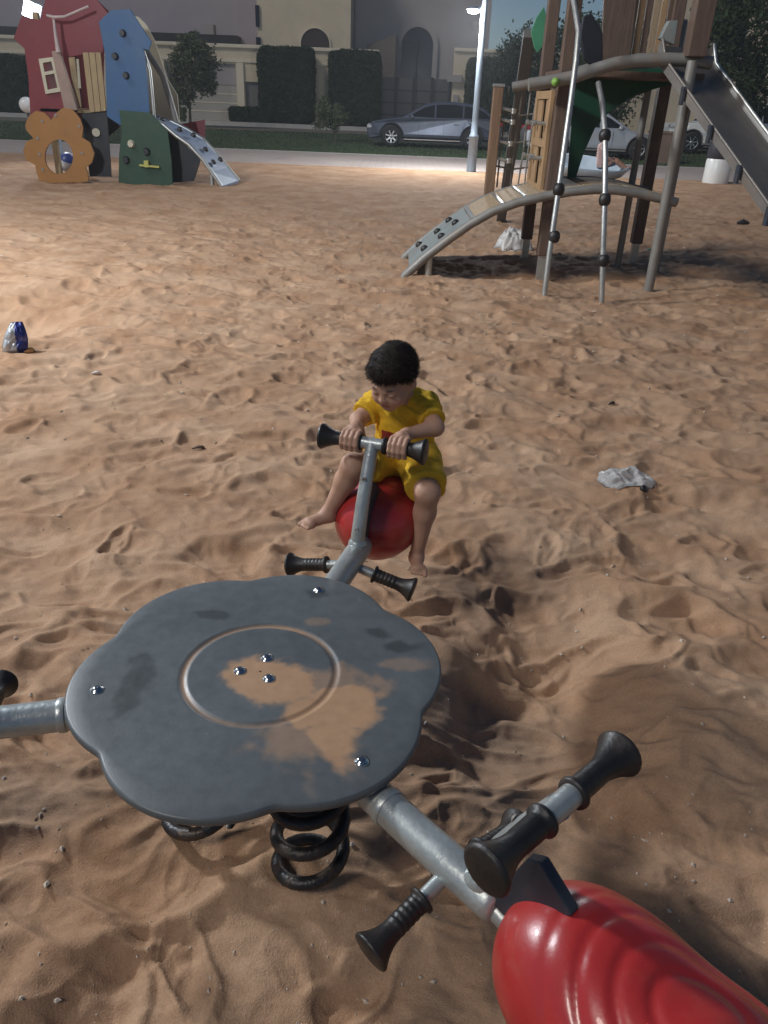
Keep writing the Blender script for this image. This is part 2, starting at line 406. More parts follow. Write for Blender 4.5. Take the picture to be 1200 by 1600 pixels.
# pebbles, bits of litter too small to tell apart
pb = []; pf = []; base = [(1,0,0),(-1,0,0),(0,1,0),(0,-1,0),(0,0,1),(0,0,-1)]; tri = [(0,2,4),(2,1,4),(1,3,4),(3,0,4),(2,0,5),(1,2,5),(3,1,5),(0,3,5)]
npb = 1500; yy = .45 + 8*RNG.random(npb)**2.0; xx = RNG.uniform(-1, 1, npb)*(.5+.6*yy); hz = sandh(xx, yy)
for i in range(npb):
    s = random.choice((.0014, .0018, .0022, .003, .003, .0055))*(1+.18*yy[i]); n0 = len(pb)
    R = Matrix.Rotation(random.random()*6, 3, 'Z')
    sc = (s*random.uniform(.7, 1.7), s*random.uniform(.6, 1.1), s*random.uniform(.4, .9))
    for q in base:
        v = R @ Vector((q[0]*sc[0], q[1]*sc[1], q[2]*sc[2])); pb.append((xx[i]+v.x, yy[i]+v.y, hz[i]+v.z+s*.3))
    pf += [tuple(n0+k for k in t) for t in tri]
PEB = mat('pebble', (.34, .26, .19), .8, 0, .3, 40, col2=(.62, .55, .46))
tag(mkobj('pebbles', npmesh('pebbles', np.array(pb), np.array(pf), False), PEB), 'small pale pebbles and grit scattered over the sand', 'pebbles', kind='stuff')

# ------------------------------------------------------------------ the spring see-saw with its three places
def armpt(a, r, s, z):
    a = radians(a); return np.array([DISC_C[0]+cos(a)*r-sin(a)*s, DISC_C[1]+sin(a)*r+cos(a)*s, DISC_C[2]+z])
def px_r(x, y, r, a=73.4):
    """point of pixel x, y on the upright plane at radius r along an arm"""
    n = np.array([cos(radians(a)), sin(radians(a)), 0]); d = ray(x, y); t = (r - (CAM-DISC_C)@n)/(d@n); return CAM + d*t
rider = thing('spring_seesaw', 'three-seat spring see-saw with scalloped dark grey table disc and red seats', 'spring rider', (DISC_C[0], DISC_C[1], 0))
# table disc: six shallow lobes, a turned groove, rounded edge
na = 360; th = np.linspace(0, 2*pi, na, endpoint=False)
lob = np.sqrt(np.cos(3*(th-radians(13.4)))**2+.012)
Rd = .333 + .038*lob**.75
gro = lambda r: -.0035*sstep(.0, 1, 1-np.abs(r-.152)/.011)
rr = np.concatenate([np.linspace(0.002, .135, 22), np.linspace(.138, .166, 16), np.linspace(.17, .325, 26)])
V = []; 
for r in rr: V.append(np.stack([r*np.cos(th), r*np.sin(th), np.full(na, gro(r))], 1))
for (dr, dz) in ((-.006, 0), (-.0025, -.0012), (-.0005, -.0045), (0, -.009), (-.0005, -.014), (-.003, -.018)):
    V.append(np.stack([(Rd+dr)*np.cos(th), (Rd+dr)*np.sin(th), np.full(na, dz)], 1))
V.append(np.stack([.002*np.cos(th), .002*np.sin(th), np.full(na, -.018)], 1))
nring = len(V); V = np.concatenate(V) + DISC_C
I = np.arange(nring*na).reshape(nring, na); J = np.roll(I, -1, 1)
F = np.stack([I[:-1], I[1:], J[1:], J[:-1]], -1).reshape(-1, 4)
me = npmesh('table_disc', V, F)
lx, ly = V[:, 0]-DISC_C[0], V[:, 1]-DISC_C[1]
def blob(px, py, rx, ry, ang=0):
    c = onz(px, py, DISC_C[2]); dx, dy = V[:, 0]-c[0], V[:, 1]-c[1]; A = radians(ang)
    ex, ey = (dx*cos(A)+dy*sin(A))/rx, (-dx*sin(A)+dy*cos(A))/ry
    return 1-np.sqrt(ex*ex+ey*ey)
nzz = .55*fbm(lx*11, ly*11, 50, 4) + .16*fbm(lx*45+ly*20, ly*45-lx*20, 52, 3)
msk = np.maximum.reduce([blob(425, 1062, .10, .075, -25), blob(535, 1105, .075, .085, -30), blob(515, 1160, .04, .085, 25), blob(480, 1115, .055, .045)])
msk = sstep(-.10, .26, msk + nzz*.55)
msk = np.maximum(msk, .5*sstep(-.2, .5, np.maximum(blob(470, 1160, .09, .07), blob(500, 1070, .14, .06)) + nzz))
msk = np.maximum(msk, .75*sstep(.25, 1, 1-np.abs(np.hypot(lx, ly)-.152)/.013)*(.75+.5*fbm(lx*9, ly*9, 77, 3)))
msk = np.maximum(msk, .3*sstep(.15, .5, np.maximum(blob(500, 970, .035, .018)+.1, blob(630, 1040, .07, .03)) + .8*nzz))
drk = sstep(.05, .5, np.maximum.reduce([blob(590, 990, .05, .02, -20), blob(330, 960, .05, .02), blob(620, 1010, .05, .025), blob(500, 925, .05, .03), blob(210, 1060, .035, .14, 0)*.8])+.9*nzz)
msk[V[:, 2] < DISC_C[2]-.006] *= .2
base = np.array([.100, .114, .120]); C = np.tile(base, (len(V), 1))*(1+.12*fbm(lx*4, ly*4, 60, 4))[:, None]
C = C*(1-.45*drk[:, None]); C = C*(1-.86*msk[:, None]) + np.array([.50, .295, .16])*.86*msk[:, None]
setcol(me, C)
DISCM = mat('disc_composite', (.1, .1, .1), .42, 0, .10, 35, .03, 220, attr='Col', spec=.6)
disc = mkobj('table_disc', me, DISCM, rider)
def bolt(p, r=.0085, parent=None):
    b = MB(); b.lathe([(r*1.25, -.001), (r*1.25, .0012), (r, .0016), (r*.9, .004), (r*.55, .0062), (r*.25, .0068), (.0002, .0060)], p, n=16); return b.build('bolt', CHROME, parent)
for a in ARMS: bolt(armpt(a, .312, 0, .0), .0105, disc)
for (x, y) in ((417, 1028), (375, 1048), (420, 1060)): bolt(onz(x, y, DISC_C[2]), .0105, disc)
b = MB(); b.lathe([(.0, -.075), (.15, -.075), (.17, -.06), (.17, -.019), (.0, -.019)], DISC_C, n=32); b.build('hub_plate', GREYPIPE, rider)
# three coil springs standing in the sand
for (bx, by, tx, ty) in ((-.128, 1.085, -.125, 1.10), (-.405, 1.19, -.36, 1.21), (-.20, 1.40, -.21, 1.36)):
    pts = []; z0, z1 = -.14, .452
    nt = 8.2
    for i in range(int(nt*26)+1):
        t = i/(nt*26); A = 2*pi*nt*t+2.6; R = .066+.004*sin(t*3)
        # close-wound at the ends
        tz = t + .035*sin(2*pi*t)*-1
        pts.append((bx+(tx-bx)*t+R*cos(A), by+(ty-by)*t+R*sin(A), z0+(z1-z0)*tz))
    b = MB(); b.tube(pts, .0142, 9); b.build('spring', SPRINGM, rider)
def bar_profile(L):     # smooth grip: collar ring, neck, bell flare
    pr = [(.013, 0), (.0225, .001), (.0235, .004), (.0235, .008), (.0185, .0105), (.018, .02), (.0176, L*.45)]
    for t in np.linspace(0, 1, 10): pr.append((.0172+.0170*t**1.9, L*.48+(L*.45)*t))
    return pr + [(.0352, L*.945), (.0350, L*.965), (.0335, L*.975), (.0335, L*.985), (.029, L), (.0, L+.002)]
def grip_profile(L):   # collar, ribbed neck, bell flare
    pr = [(.013, 0), (.023, .001), (.0235, .006), (.019, .0075), (.0188, .010)]
    z = .012
    while z < L*.55:
        pr += [(.0168, z), (.0177, z+.002), (.0177, z+.006), (.0168, z+.008)]; z += .0105
    for t in np.linspace(0, 1, 9)[0:]:
        pr.append((.0172+.0155*t**2.0, L*.57+(L*.37)*t))
    pr += [(.0335, L*.955), (.0325, L*.985), (.028, L), (.0, L+.001)]
    return pr
def seat_prims(a):
    def P(r, s, z): return armpt(a, r, s, z)
    A = radians(a); M = np.array([[cos(A), sin(A), 0], [-sin(A), cos(A), 0], [0, 0, 1.]])
    return M, [ell(P(.785, .006, -.048), (.135, .124, .118), M, .05), ell(P(.90, 0, -.04), (.155, .130, .103), M, .06), ell(P(1.0, 0, -.015), (.11, .112, .09), M, .05)]
def make_place(a, first):
    P = lambda r, s, z: armpt(a, r, s, z)
    b = MB(); b.tube([P(.15, 0, -.05), P(.3, 0, -.053), P(.5, 0, -.053), P(.615, 0, -.05), P(.63, 0, -.05), P(.632, 0, -.05)], [.0315]*4+[.029, .02], 24)
    arm = b.build('arm', GALV, rider)
    b = MB(); b.lathe([(.034, 0), (.0345, .003), (.0345, .012), (.033, .015)], P(.375, 0, -.053), P(1, 0, 0)-P(0, 0, 0), 24); b.build('weld_collar', GALV, arm)
    # stem with a soft bend, welded foot
    pts = [P(.588, 0, -.045), P(.595, 0, .0), P(.622, 0, .075), P(.657, 0, .15), P(.695, 0, .222)]
    b = MB(); b.tube(pts, [.0205, .019, .0185, .018, .018], 20); b.build('stem', GALV, arm)
    b = MB(); b.lathe([(.026, 0), (.0245, .006), (.0205, .012)], P(.592, 0, -.026), (0, 0, 1), 20); b.build('weld', GALV, arm)
    for zz in (.02, .145):
        q = P(.595+.40*zz-.0185, 0, zz); b = MB(); b.lathe([(.0062, 0), (.006, .003), (.0035, .0035), (.003, .001), (.0, .001)], q, P(0, 0, 0)-P(1, 0, 0), 12); b.build('screw', GREYPIPE, arm)
    b = MB(); b.tube([P(.695, -.055, .222), P(.695, .055, .222)], .0165, 20); b.build('handlebar', GALV, arm)
    for s in (-1, 1):
        b = MB(); b.lathe(bar_profile(.118), P(.695, s*.029, .222), P(0, s, 0)-P(0, 0, 0), 22); b.build('hand_grip', RUBBER, arm)
        # foot pegs, drooping a little
        d = (P(0, s*1.0, -.22)-P(0, 0, 0)); d = d/np.linalg.norm(d)
        q = P(.535, s*.02, -.065); b = MB(); b.tube([q, q+d*.07], .0125, 16); b.build('foot_peg', GALV, arm)
        b = MB(); b.lathe(grip_profile(.115), q+d*.045, d, 20); b.build('foot_grip', RUBBER, arm)
    b = MB(); b.prism([P(.618, -.010, -.04), P(.668, -.010, .10), P(.69, -.010, .115), P(.75, -.010, .07), P(.72, -.010, -.06)], P(0, .02, 0)-P(0, 0, 0)); b.build('seat_bracket', DARKPAD, rider, .004)
    M, pr = seat_prims(a)
    c = P(.93, 0, .06)
    def ex(Q, v):
        d = Q-c; q = d@M.T
        rr_ = np.sqrt((q[:, 0]/1.15)**2+q[:, 1]**2+(q[:, 2]*.9)**2)
        g = .5+.5*np.cos((rr_-.05)*2*pi/.040)
        w = sstep(.025, .05, rr_)*(1-sstep(.145, .19, rr_))
        return v + .0038*w*g**3
    Vs, Fs = sdf_mesh(pr, .0042, ex); Vs = smooth_v(Vs, Fs, 1)
    seat = mkobj('seat', npmesh('seat', Vs, Fs), REDP, rider)
    b = MB(); b.tube([P(.62, 0, -.06), P(.74, 0, -.075)], .018, 14); b.build('seat_tube', GALV, rider)
for a in ARMS: make_place(a, a == ARMS[0])

# ------------------------------------------------------------------ the toddler on the far seat
SKIN = mat('skin', (.5, .3, .22), .55, 0, .10, 22, .05, 200, attr='Col')
SKIN.node_tree.nodes['Principled BSDF'].inputs['Subsurface Weight'].default_value = .12
SKIN.node_tree.nodes['Principled BSDF'].inputs['Subsurface Radius'].default_value = (.012, .005, .003)
rad = np.array([cos(radians(73.4)), sin(radians(73.4)), 0]); lat = np.array([-rad[1], rad[0], 0]); zz = np.array([0, 0, 1.])
fwdh = -rad; TURN = radians(10)                         # facing the table, turned a little to the picture's left
fh = fwdh*cos(TURN) + lat*sin(TURN); lh = lat*cos(TURN) - fwdh*sin(TURN)
hp = radians(25); Hf = fh*cos(hp)-zz*sin(hp); Hu = zz*cos(hp)+fh*sin(hp); Hl = lh
HC = px_r(614, 591, .80); HS = .83
HM = np.stack([Hf, Hl, Hu])/HS
def HP(f, l, u): return HC + (Hf*f + Hl*l + Hu*u)*HS
SKINC = np.array([.47, .275, .19])
sh_r, sh_l = px_r(664, 634, .89), px_r(588, 630, .89)       # picture right, picture left
el_r, el_l = px_r(680, 668, .81), px_r(560, 656, .81)
BARZ = .222; hand_r, hand_l = armpt(73.4, .695, -.072, BARZ), armpt(73.4, .695, .060, BARZ)
wr_r = hand_r + rad*.052 + zz*.020 - lat*.006; wr_l = hand_l + rad*.052 + zz*.020 + lat*.004
chest, belly, pelv = px_r(631, 652, .90), px_r(633, 680, .91), px_r(633, 708, .92)
hip_r, hip_l = px_r(654, 716, .90), px_r(612, 716, .90)
kn_r, kn_l = px_r(668, 770, .755), px_r(552, 728, .72)
an_r, an_l = px_r(651, 868, .765), px_r(513, 801, .715)
to_r, to_l = px_r(653, 893, .70), px_r(478, 820, .665)
body = [cap(chest+zz*.005, belly, .066, .066, .03), cap(belly, pelv, .068, .07, .03),
        cap(sh_r*.5+sh_l*.5+zz*.002, chest, .05, .066, .03), cap(sh_r, sh_l, .034, .034, .025),
        cap(chest+zz*.04, HP(-.02, 0, -.045), .032, .034, .02),
        cap(sh_r, el_r, .028, .023, .012), cap(el_r, wr_r, .023, .0155, .012), cap(sh_l, el_l, .028, .023, .012), cap(el_l, wr_l, .023, .0155, .012),
        cap(hip_r, kn_r, .048, .034, .02), cap(hip_l, kn_l, .048, .034, .02)]
for kn, an, to in ((kn_r, an_r, to_r), (kn_l, an_l, to_l)):
    calf = kn*.68+an*.32 + rad*.008
    body += [cap(kn, calf, .033, .031, .015), cap(calf, an, .030, .0185, .015)]
    d = to-an; d = d/np.linalg.norm(d); side = np.cross(d, zz); side /= np.linalg.norm(side); upf = np.cross(side, d)
    heel = an - zz*.010 - d*.004; ball = to - d*.012
    body += [cap(an, heel, .021, .021, .01), cap(heel, ball, .020, .0165, .012), cap(ball-side*.012, ball+side*.012, .0125, .0115, .008)]
    for i, o in enumerate((-.020, -.0085, .0005, .0095, .0175)):
        sg = 1 if kn is kn_r else -1
        L = (.020, .017, .015, .013, .010)[i]; q = ball + side*o*sg*1.0 + d*.004
        body.append(cap(q, q+d*L-upf*.003, .0072 if i == 0 else .0055, .0066 if i == 0 else .0048, .003))
# hands closed round the grips: palm over the top, fingers down the front, thumb underneath
for hc, wr, sg in ((hand_r, wr_r, -1), (hand_l, wr_l, 1)):     # sg: outwards along lat
    GR = .0185
    top = hc + zz*(GR+.006) + rad*.012
    body += [cap(wr, top+rad*.012, .016, .0135, .01)]
    for i, o in enumerate((-.0195, -.0065, .0065, .0190)):
        kx = hc + lat*o
        fr = (.0068, .0072, .0070, .0060)[i] if sg > 0 else (.0068, .0072, .0070, .0060)[i]
        pts = []
        for A in (55, 95, 140, 185, 225, 255):
            A = radians(A); q = GR + fr*.75
            pts.append(kx + rad*cos(A)*q + zz*sin(A)*q + lat*(.0012*o/.02))
        body.append(cap(wr*.35+top*.65+lat*o*.6, pts[0], .0105, .009, .006))
        for j in range(5): body.append(cap(pts[j], pts[j+1], fr*(1.12 if j == 0 else 1.0), fr*(.98 if j < 4 else .85), .0025))
    tb = hc - lat*sg*.026
    body += [cap(wr - lat*sg*.012, tb + rad*.020 + zz*.006, .0095, .0085, .006), cap(tb+rad*.020+zz*.006, tb - rad*.002 - zz*(GR+.005), .0080, .0070, .004), cap(tb-rad*.002-zz*(GR+.005), tb-rad*.016-zz*(GR-.002)+lat*sg*.004, .0068, .0058, .003)]
head = [ell(HP(-.012, 0, .022), (.083, .068, .072), HM, .02), ell(HP(.026, 0, -.034), (.052, .054, .052), HM, .03),
        ell(HP(.048, .028, -.034), (.026, .027, .026), HM, .02), ell(HP(.048, -.028, -.034), (.026, .027, .026), HM, .02),
        ell(HP(.054, 0, -.072), (.018, .022, .016), HM, .02), ell(HP(.062, 0, .008), (.018, .045, .014), HM, .015),
        cap(HP(.076, 0, .000), HP(.084, 0, -.022), .0045, .0085, .008), ell(HP(.081, .009, -.025), (.006, .006, .005), HM, .005), ell(HP(.081, -.009, -.025), (.006, .006, .005), HM, .005),
        ell(HP(.083, .028, -.003), (.012, .015, .009), HM, .008, -1), ell(HP(.083, -.028, -.003), (.012, .015, .009), HM, .008, -1),
        ell(HP(.070, .028, -.004), (.0098, .012, .0085), HM, .003), ell(HP(.070, -.028, -.004), (.0098, .012, .0085), HM, .003),
        ell(HP(.0745, 0, -.046), (.007, .019, .0042), HM, .004), ell(HP(.0735, 0, -.0545), (.0075, .016, .0045), HM, .004), ell(HP(.086, 0, -.050), (.011, .015, .0010), HM, .002, -1)]
for s in (1, -1):
    head += [ell(HP(-.008, s*.069, -.012), (.015, .007, .023), HM, .004), ell(HP(-.003, s*.077, -.012), (.008, .005, .014), HM, .004, -1)]
Vb, Fb = sdf_mesh(body+head, .0026)
Vb = smooth_v(Vb, Fb, 1)
L = (Vb-HC)@HM.T
C = np.tile(SKINC, (len(Vb), 1))
def paint(c, r, col, k):
    global C
    q = np.sqrt((((L-np.array(c))/np.array(r))**2).sum(1)); w = (1-sstep(.55, 1.1, q))[:, None]*k; C = C*(1-w)+np.array(col)*w
for s in (1, -1):
    paint((.05, s*.034, -.036), (.03, .026, .022), (.50, .20, .14), .5)
    paint((.078, s*.028, -.0075), (.02, .0145, .0026), (.02, .012, .01), .95)       # lash line of the lowered lids
    paint((.078, s*.029, .015), (.02, .019, .0042), (.035, .02, .014), .85)        # brows
paint((.078, 0, -.050), (.02, .021, .0095), (.40, .13, .11), .75)
paint((.08, 0, -.050), (.02, .017, .0016), (.08, .02, .02), .8)
for an, to in ((an_r, to_r), (an_l, to_l)):
    q = np.linalg.norm(Vb-(to*.85+an*.15), axis=1); w = (1-sstep(.0, .05, q))[:, None]*.3; C = C*(1-w)+np.array([.36, .22, .14])*w
me = npmesh('person', Vb, Fb); setcol(me, C)
child = mkobj('person', me, SKIN)
tag(child, 'barefoot toddler in yellow shirt and shorts gripping the far handlebar', 'person')
# clothes
YEL = mat('yellow_cotton', (.5, .3, .02), .9, 0, .14, 18, .35, 220, attr='Col', spec=.2)
def n3(P, s, seed=0):
    return vnoise(P[:, 0]*s+P[:, 2]*s*.8+seed, P[:, 1]*s+P[:, 2]*s*.55-seed, seed)
hem = pelv - zz*.0
slv_r, slv_l = sh_r*.30+el_r*.70, sh_l*.30+el_l*.70
shirt = [cap(chest+zz*.008, belly, .0735, .076, .03), cap(belly, pelv+zz*.004, .076, .080, .03), cap(sh_r*.5+sh_l*.5+zz*.004, chest, .054, .0735, .03), cap(sh_r+zz*.002, sh_l+zz*.002, .041, .041, .025),
         cap(sh_r, slv_r, .036, .037, .012), cap(sh_l, slv_l, .036, .037, .012)]
def shirt_x(P, v):
    v = v + .0055*n3(P, 24, 3) + .0035*n3(P, 50, 5)
    for a_, b_ in ((sh_r, el_r), (sh_l, el_l)):
        d = b_-a_; Ld = np.linalg.norm(d); d = d/Ld
        t = (P-a_)@d; nr_ = np.linalg.norm(P-a_-t[:, None]*d, axis=1)
        v = np.where(nr_ < .06, np.maximum(v, t-Ld*.72), v)
    v = np.maximum(v, -((P-pelv)@zz) - .030)
    nk = chest+zz*.060+fwdh*.016; q = np.linalg.norm((P-nk)*np.array([1, 1, .8]), axis=1); v = np.maximum(v, .040-q)
    return v
Vs, Fs = sdf_mesh(shirt, .003, shirt_x); Vs = smooth_v(Vs, Fs, 1)
C = np.tile(np.array([.72, .44, .03]), (len(Vs), 1))
d = Vs-(chest*.42+belly*.58); fr = d@fwdh; ls = d@lat; hz_ = d@zz
m1 = (fr > .02) & (np.abs(ls-.005) < .040) & (np.abs(hz_) < .014); C[m1] = (.25, .035, .025)
m2 = (fr > .02) & (np.abs(ls-.005) < .034) & (np.abs(hz_+.020) < .005); C[m2] = (.5, .42, .36)
me = npmesh('shirt', Vs, Fs); setcol(me, C); mkobj('shirt', me, YEL, child)
kr, kl = hip_r*.22+kn_r*.78, hip_l*.34+kn_l*.66
shorts = [cap(pelv+zz*.006, pelv-zz*.01, .0765, .074, .02), cap(pelv*.5+hip_r*.5, hip_r, .07, .064, .02), cap(pelv*.5+hip_l*.5, hip_l, .07, .062, .02),
          cap(hip_r, kr, .061, .060, .02), cap(hip_l, kl, .060, .053, .02)]
def shorts_x(P, v):
    v = v + .006*n3(P, 22, 13) + .004*n3(P, 46, 15)
    for a_, b_, e in ((hip_r, kn_r, .86), (hip_l, kn_l, .70)):
        d = b_-a_; Ld = np.linalg.norm(d); d = d/Ld; t = (P-a_)@d; nr_ = np.linalg.norm(P-a_-t[:, None]*d, axis=1)
        v = np.where(nr_ < .09, np.maximum(v, t-Ld*e), v)
    return v
Vs, Fs = sdf_mesh(shorts, .003, shorts_x); Vs = smooth_v(Vs, Fs, 1)
C = np.tile(np.array([.74, .47, .04]), (len(Vs), 1)); me = npmesh('shorts', Vs, Fs); setcol(me, C); mkobj('shorts', me, YEL, child)
# hair: a thick short cap and loose strands
HAIR = mat('dark_hair', (.020, .013, .010), .6, 0, .3, 40, .1, 300, spec=.18)
hairp = [ell(HP(-.016, 0, .034), (.091, .0765, .075), HM, .02), ell(HP(.03, 0, .062), (.048, .055, .03), HM, .02)]
def hair_x(P, v):
    q = (P-HC)@HM.T
    lim = np.interp(q[:, 0], [-.12, -.05, -.01, .02, .05, .09], [-.075, -.06, -.012, .018, .036, .046]) + .006*vnoise(q[:, 1]*70, q[:, 0]*40, 3)
    v = v + .004*n3(P, 30, 23) + .0008*n3(P, 95, 25)
    return np.maximum(v, (lim-q[:, 2])*.8)
Vs, Fs = sdf_mesh(hairp, .0028, hair_x)
hair = mkobj('hair', npmesh('hair', Vs, Fs), HAIR, child)
L = (Vs-HC)@HM.T; ii = np.where(L[:, 2] > np.interp(L[:, 0], [-.12, -.01, .05, .09], [-.07, 0, .034, .044]))[0]
ii = RNG.choice(ii, 6000); SV = []; SF = []
for k, i in enumerate(ii):
    p = Vs[i]; nrm = p-HP(-.015, 0, .02); nrm = nrm/np.linalg.norm(nrm)
    t = np.cross(nrm, RNG.normal(size=3)); t = t/np.linalg.norm(t); dirv = nrm*.28 + t*.6 + Hf*.5*(nrm@Hf > 0) - Hu*.4
    dirv = dirv/np.linalg.norm(dirv); Ln = RNG.uniform(.007, .015); w = np.cross(dirv, nrm); w = w/(np.linalg.norm(w)+1e-9)*.00045
    q0 = p-nrm*.002; q1 = p+dirv*Ln*.5+nrm*Ln*.15; q2 = p+dirv*Ln
    SV += [q0-w, q0+w, q1-w*.8, q1+w*.8, q2-w*.2, q2+w*.2]; n0 = 6*k; SF += [(n0, n0+1, n0+3, n0+2), (n0+2, n0+3, n0+5, n0+4)]
mkobj('hair_strands', npmesh('hair_strands', np.array(SV), np.array(SF), False), HAIR, child)

# ------------------------------------------------------------------ climbing frame on the right
cl = thing('climbing_frame', 'timber and steel climbing frame with arched ramp, green panel and slide', 'climbing frame', (1.9, 8.2, 0))
NY, FY = 7.75, 8.75
prof = [(.10, -.06), (.11, 0), (.30, .18), (.51, .35), (.71, .50), (.91, .62), (1.14, .71), (1.38, .77), (1.61, .82), (1.84, .85), (2.05, .85), (2.26, .83), (2.43, .80), (2.62, .765)]
_px = np.array(prof)
def pz(x): return float(np.interp(x, _px[:, 0], _px[:, 1]))
def curve(x0, x1, n, y, dz=0): return [(x, y, pz(x)+dz) for x in np.linspace(x0, x1, n)]
for yy_ in (NY, FY):
    b = MB(); b.tube([(x, yy_, z) for x, z in prof], .042, 16); b.build('ramp_edge_pipe', GREYPIPE, cl)
def strip(x0, x1, n, dz, th, name, m, y0=NY+.045, y1=FY-.045, parent=cl, bev=0):
    b = MB(); t = curve(x0, x1, n, y0, dz); u_ = curve(x0, x1, n, y1, dz); P = []
    for i in range(n): P += [t[i], u_[i], (u_[i][0], u_[i][1], u_[i][2]-th), (t[i][0], t[i][1], t[i][2]-th)]
    F = [(0, 1, 2, 3)] + [(4*(n-1)+3, 4*(n-1)+2, 4*(n-1)+1, 4*(n-1))]
    for i in range(n-1):
        for k in range(4): F.append((4*i+k, 4*i+4+k, 4*i+4+(k+1) % 4, 4*i+(k+1) % 4))
    b.add(P, F); return b.build(name, m, parent, bev)
rp = strip(.15, .71, 12, .035, .02, 'ramp_panel', RAMPG)
strip(.717, .745, 2, .045, .02, 'edge_strip', STEELW); strip(.75, .985, 5, .035, .025, 'ramp_board', PLANKM); strip(.99, 1.012, 2, .045, .02, 'edge_strip', STEELW); strip(1.017, 1.19, 5, .035, .025, 'ramp_board', PLANKM); strip(1.195, 1.215, 2, .045, .02, 'edge_strip', STEELW)
x = 1.22
while x < 2.42:
    strip(x, x+.098, 2, .035+random.uniform(-.003, .003), .028, 'deck_slat', PLANKM, bev=.004); x += .106
for (hx, hy) in ((.30, 8.02), (.46, 7.98), (.44, 8.4), (.60, 8.15), (.56, 8.55), (.26, 8.5)):
    b = MB(); z = pz(hx)+.035; b.lathe([(.038, -.004), (.04, .01), (.03, .03), (.012, .036), (.0, .036)], (hx, hy, z), (-.62, 0, .78), 10); b.build('climbing_hold', RUBBER, rp)
for yy_ in (NY+.02, FY-.02):
    b = MB(); b.tube([(.34, yy_, -.25), (.34, yy_, pz(.34)-.03)], .034, 14); b.build('ramp_leg', STEELW, cl)
def timber(x, y, z0, z1, w, name='post', m=TIMBER):
    b = MB(); b.box((x, y, (z0+z1)/2), (w, w, z1-z0)); return b.build(name, m, cl, .008)
for (x, y) in ((1.46, 7.90), (1.45, 8.93)):
    p = timber(x, y, .22, 3.3, .115); b = MB(); b.box((x, y, .02), (.075, .075, .5)); b.build('post_shoe', STEELW, p)
p = timber(2.66, 8.93, .22, 3.3, .115); b = MB(); b.box((2.66, 8.93, .02), (.075, .075, .5)); b.build('post_shoe', STEELW, p)
timber(2.50, 7.70, 1.93, 3.3, .16)
b = MB(); b.tube([(2.475, 7.63, -.25), (2.475, 7.63, 1.9)], .045, 16); b.build('pole', GREYPIPE, cl)
b = MB(); b.tube([(2.44, 8.71, -.25), (2.44, 8.71, 1.75)], .036, 14); b.build('pole', GREYPIPE, cl)
b = MB(); b.tube([(2.8, 8.5, -.25), (2.8, 8.5, 1.7)], .03, 12); b.build('pole', GREYPIPE, cl)
# rail above, with lime cap
b = MB(); b.tube([(1.12, 7.76, 1.675), (1.33, 7.76, 1.71), (1.53, 7.76, 1.755), (1.68, 7.76, 1.81), (1.84, 7.76, 1.86), (2.05, 7.76, 1.895), (2.28, 7.76, 1.91), (2.48, 7.76, 1.91), (2.68, 7.76, 1.895)], .052, 18); rail = b.build('rail', GREYPIPE, cl)
LIME = mat('lime_cap', (.20, .36, .06), .5); b = MB(); b.lathe([(0, -.035), (.025, -.028), (.036, 0), (.025, .028), (0, .035)], px_r(0, 0, 0)*0+ony(868, 128, 7.70), (0, 1, 0), 14); b.build('cap', LIME, rail)
b = MB(); b.tube([(1.12, 8.85, 1.675), (1.5, 8.85, 1.75), (1.84, 8.85, 1.86), (2.28, 8.85, 1.91), (2.66, 8.85, 1.895)], .045, 14); b.build('rail', GREYPIPE, cl)
# bent climbing poles with ball steps
poles = [[(850, 465, 7.0), (858, 400, 7.05), (873, 295, 7.15), (884, 215, 7.25), (893, 150, 7.36), (900, 95, 7.48), (904, 50, 7.6), (898, 10, 7.78), (893, -15, 7.9)],
         [(940, 475, 6.9), (942, 400, 6.95), (945, 310, 7.05), (946, 250, 7.17), (945, 205, 7.3), (941, 160, 7.5), (935, 130, 7.72)]]
for k, pp in enumerate(poles):
    q = [tuple(ony(*t)) for t in pp]; q = [(q[0][0], q[0][1], -.2)] + q
    b = MB(); b.tube(q, .024, 14); pole = b.build('climbing_pole', STEELW, cl)
    for t in (((873, 296, 7.15), (866, 370, 7.08)), ((943, 407, 6.945), (945, 312, 7.05), (945, 212, 7.28)))[k]:
        c = ony(*t); b = MB(); b.lathe([(.028, -.05), (.045, -.035), (.052, 0), (.045, .035), (.028, .05)], c, (0, .1, 1), 16); b.build('ball_step', RUBBER, pole)
# slotted play panel between the two left posts
PX = 1.385
pn = MB(); 
for y in (8.015, 8.81): pn.box((PX, y, 1.20), (.04, .075, .90))
for z in (.80, 1.20, 1.61): pn.box((PX+.003, 8.413, z), (.034, .715, .07))
panel = pn.build('play_panel_frame', PINE, cl, .005)
for i, y in enumerate((8.13, 8.255, 8.57, 8.70)):
    b = MB(); b.box((PX+.012, y, 1.20), (.022, .105, .74)); b.build('panel_board', PINE, panel, .004)
b = MB(); b.box((PX+.045, 8.413, 1.2), (.012, .70, .80)); b.build('panel_back', TIMBER, panel)
for (y, z) in ((8.2, 1.37), (8.2, 1.07), (8.62, 1.37), (8.62, 1.07)):
    b = MB(); b.tube([(PX+.03, y, z), (PX-.10, y, z)], [.022, .017], 12); b.tube([(PX-.10, y, z), (PX-.125, y, z)], .027, 12); b.build('peg', STEELW, panel)
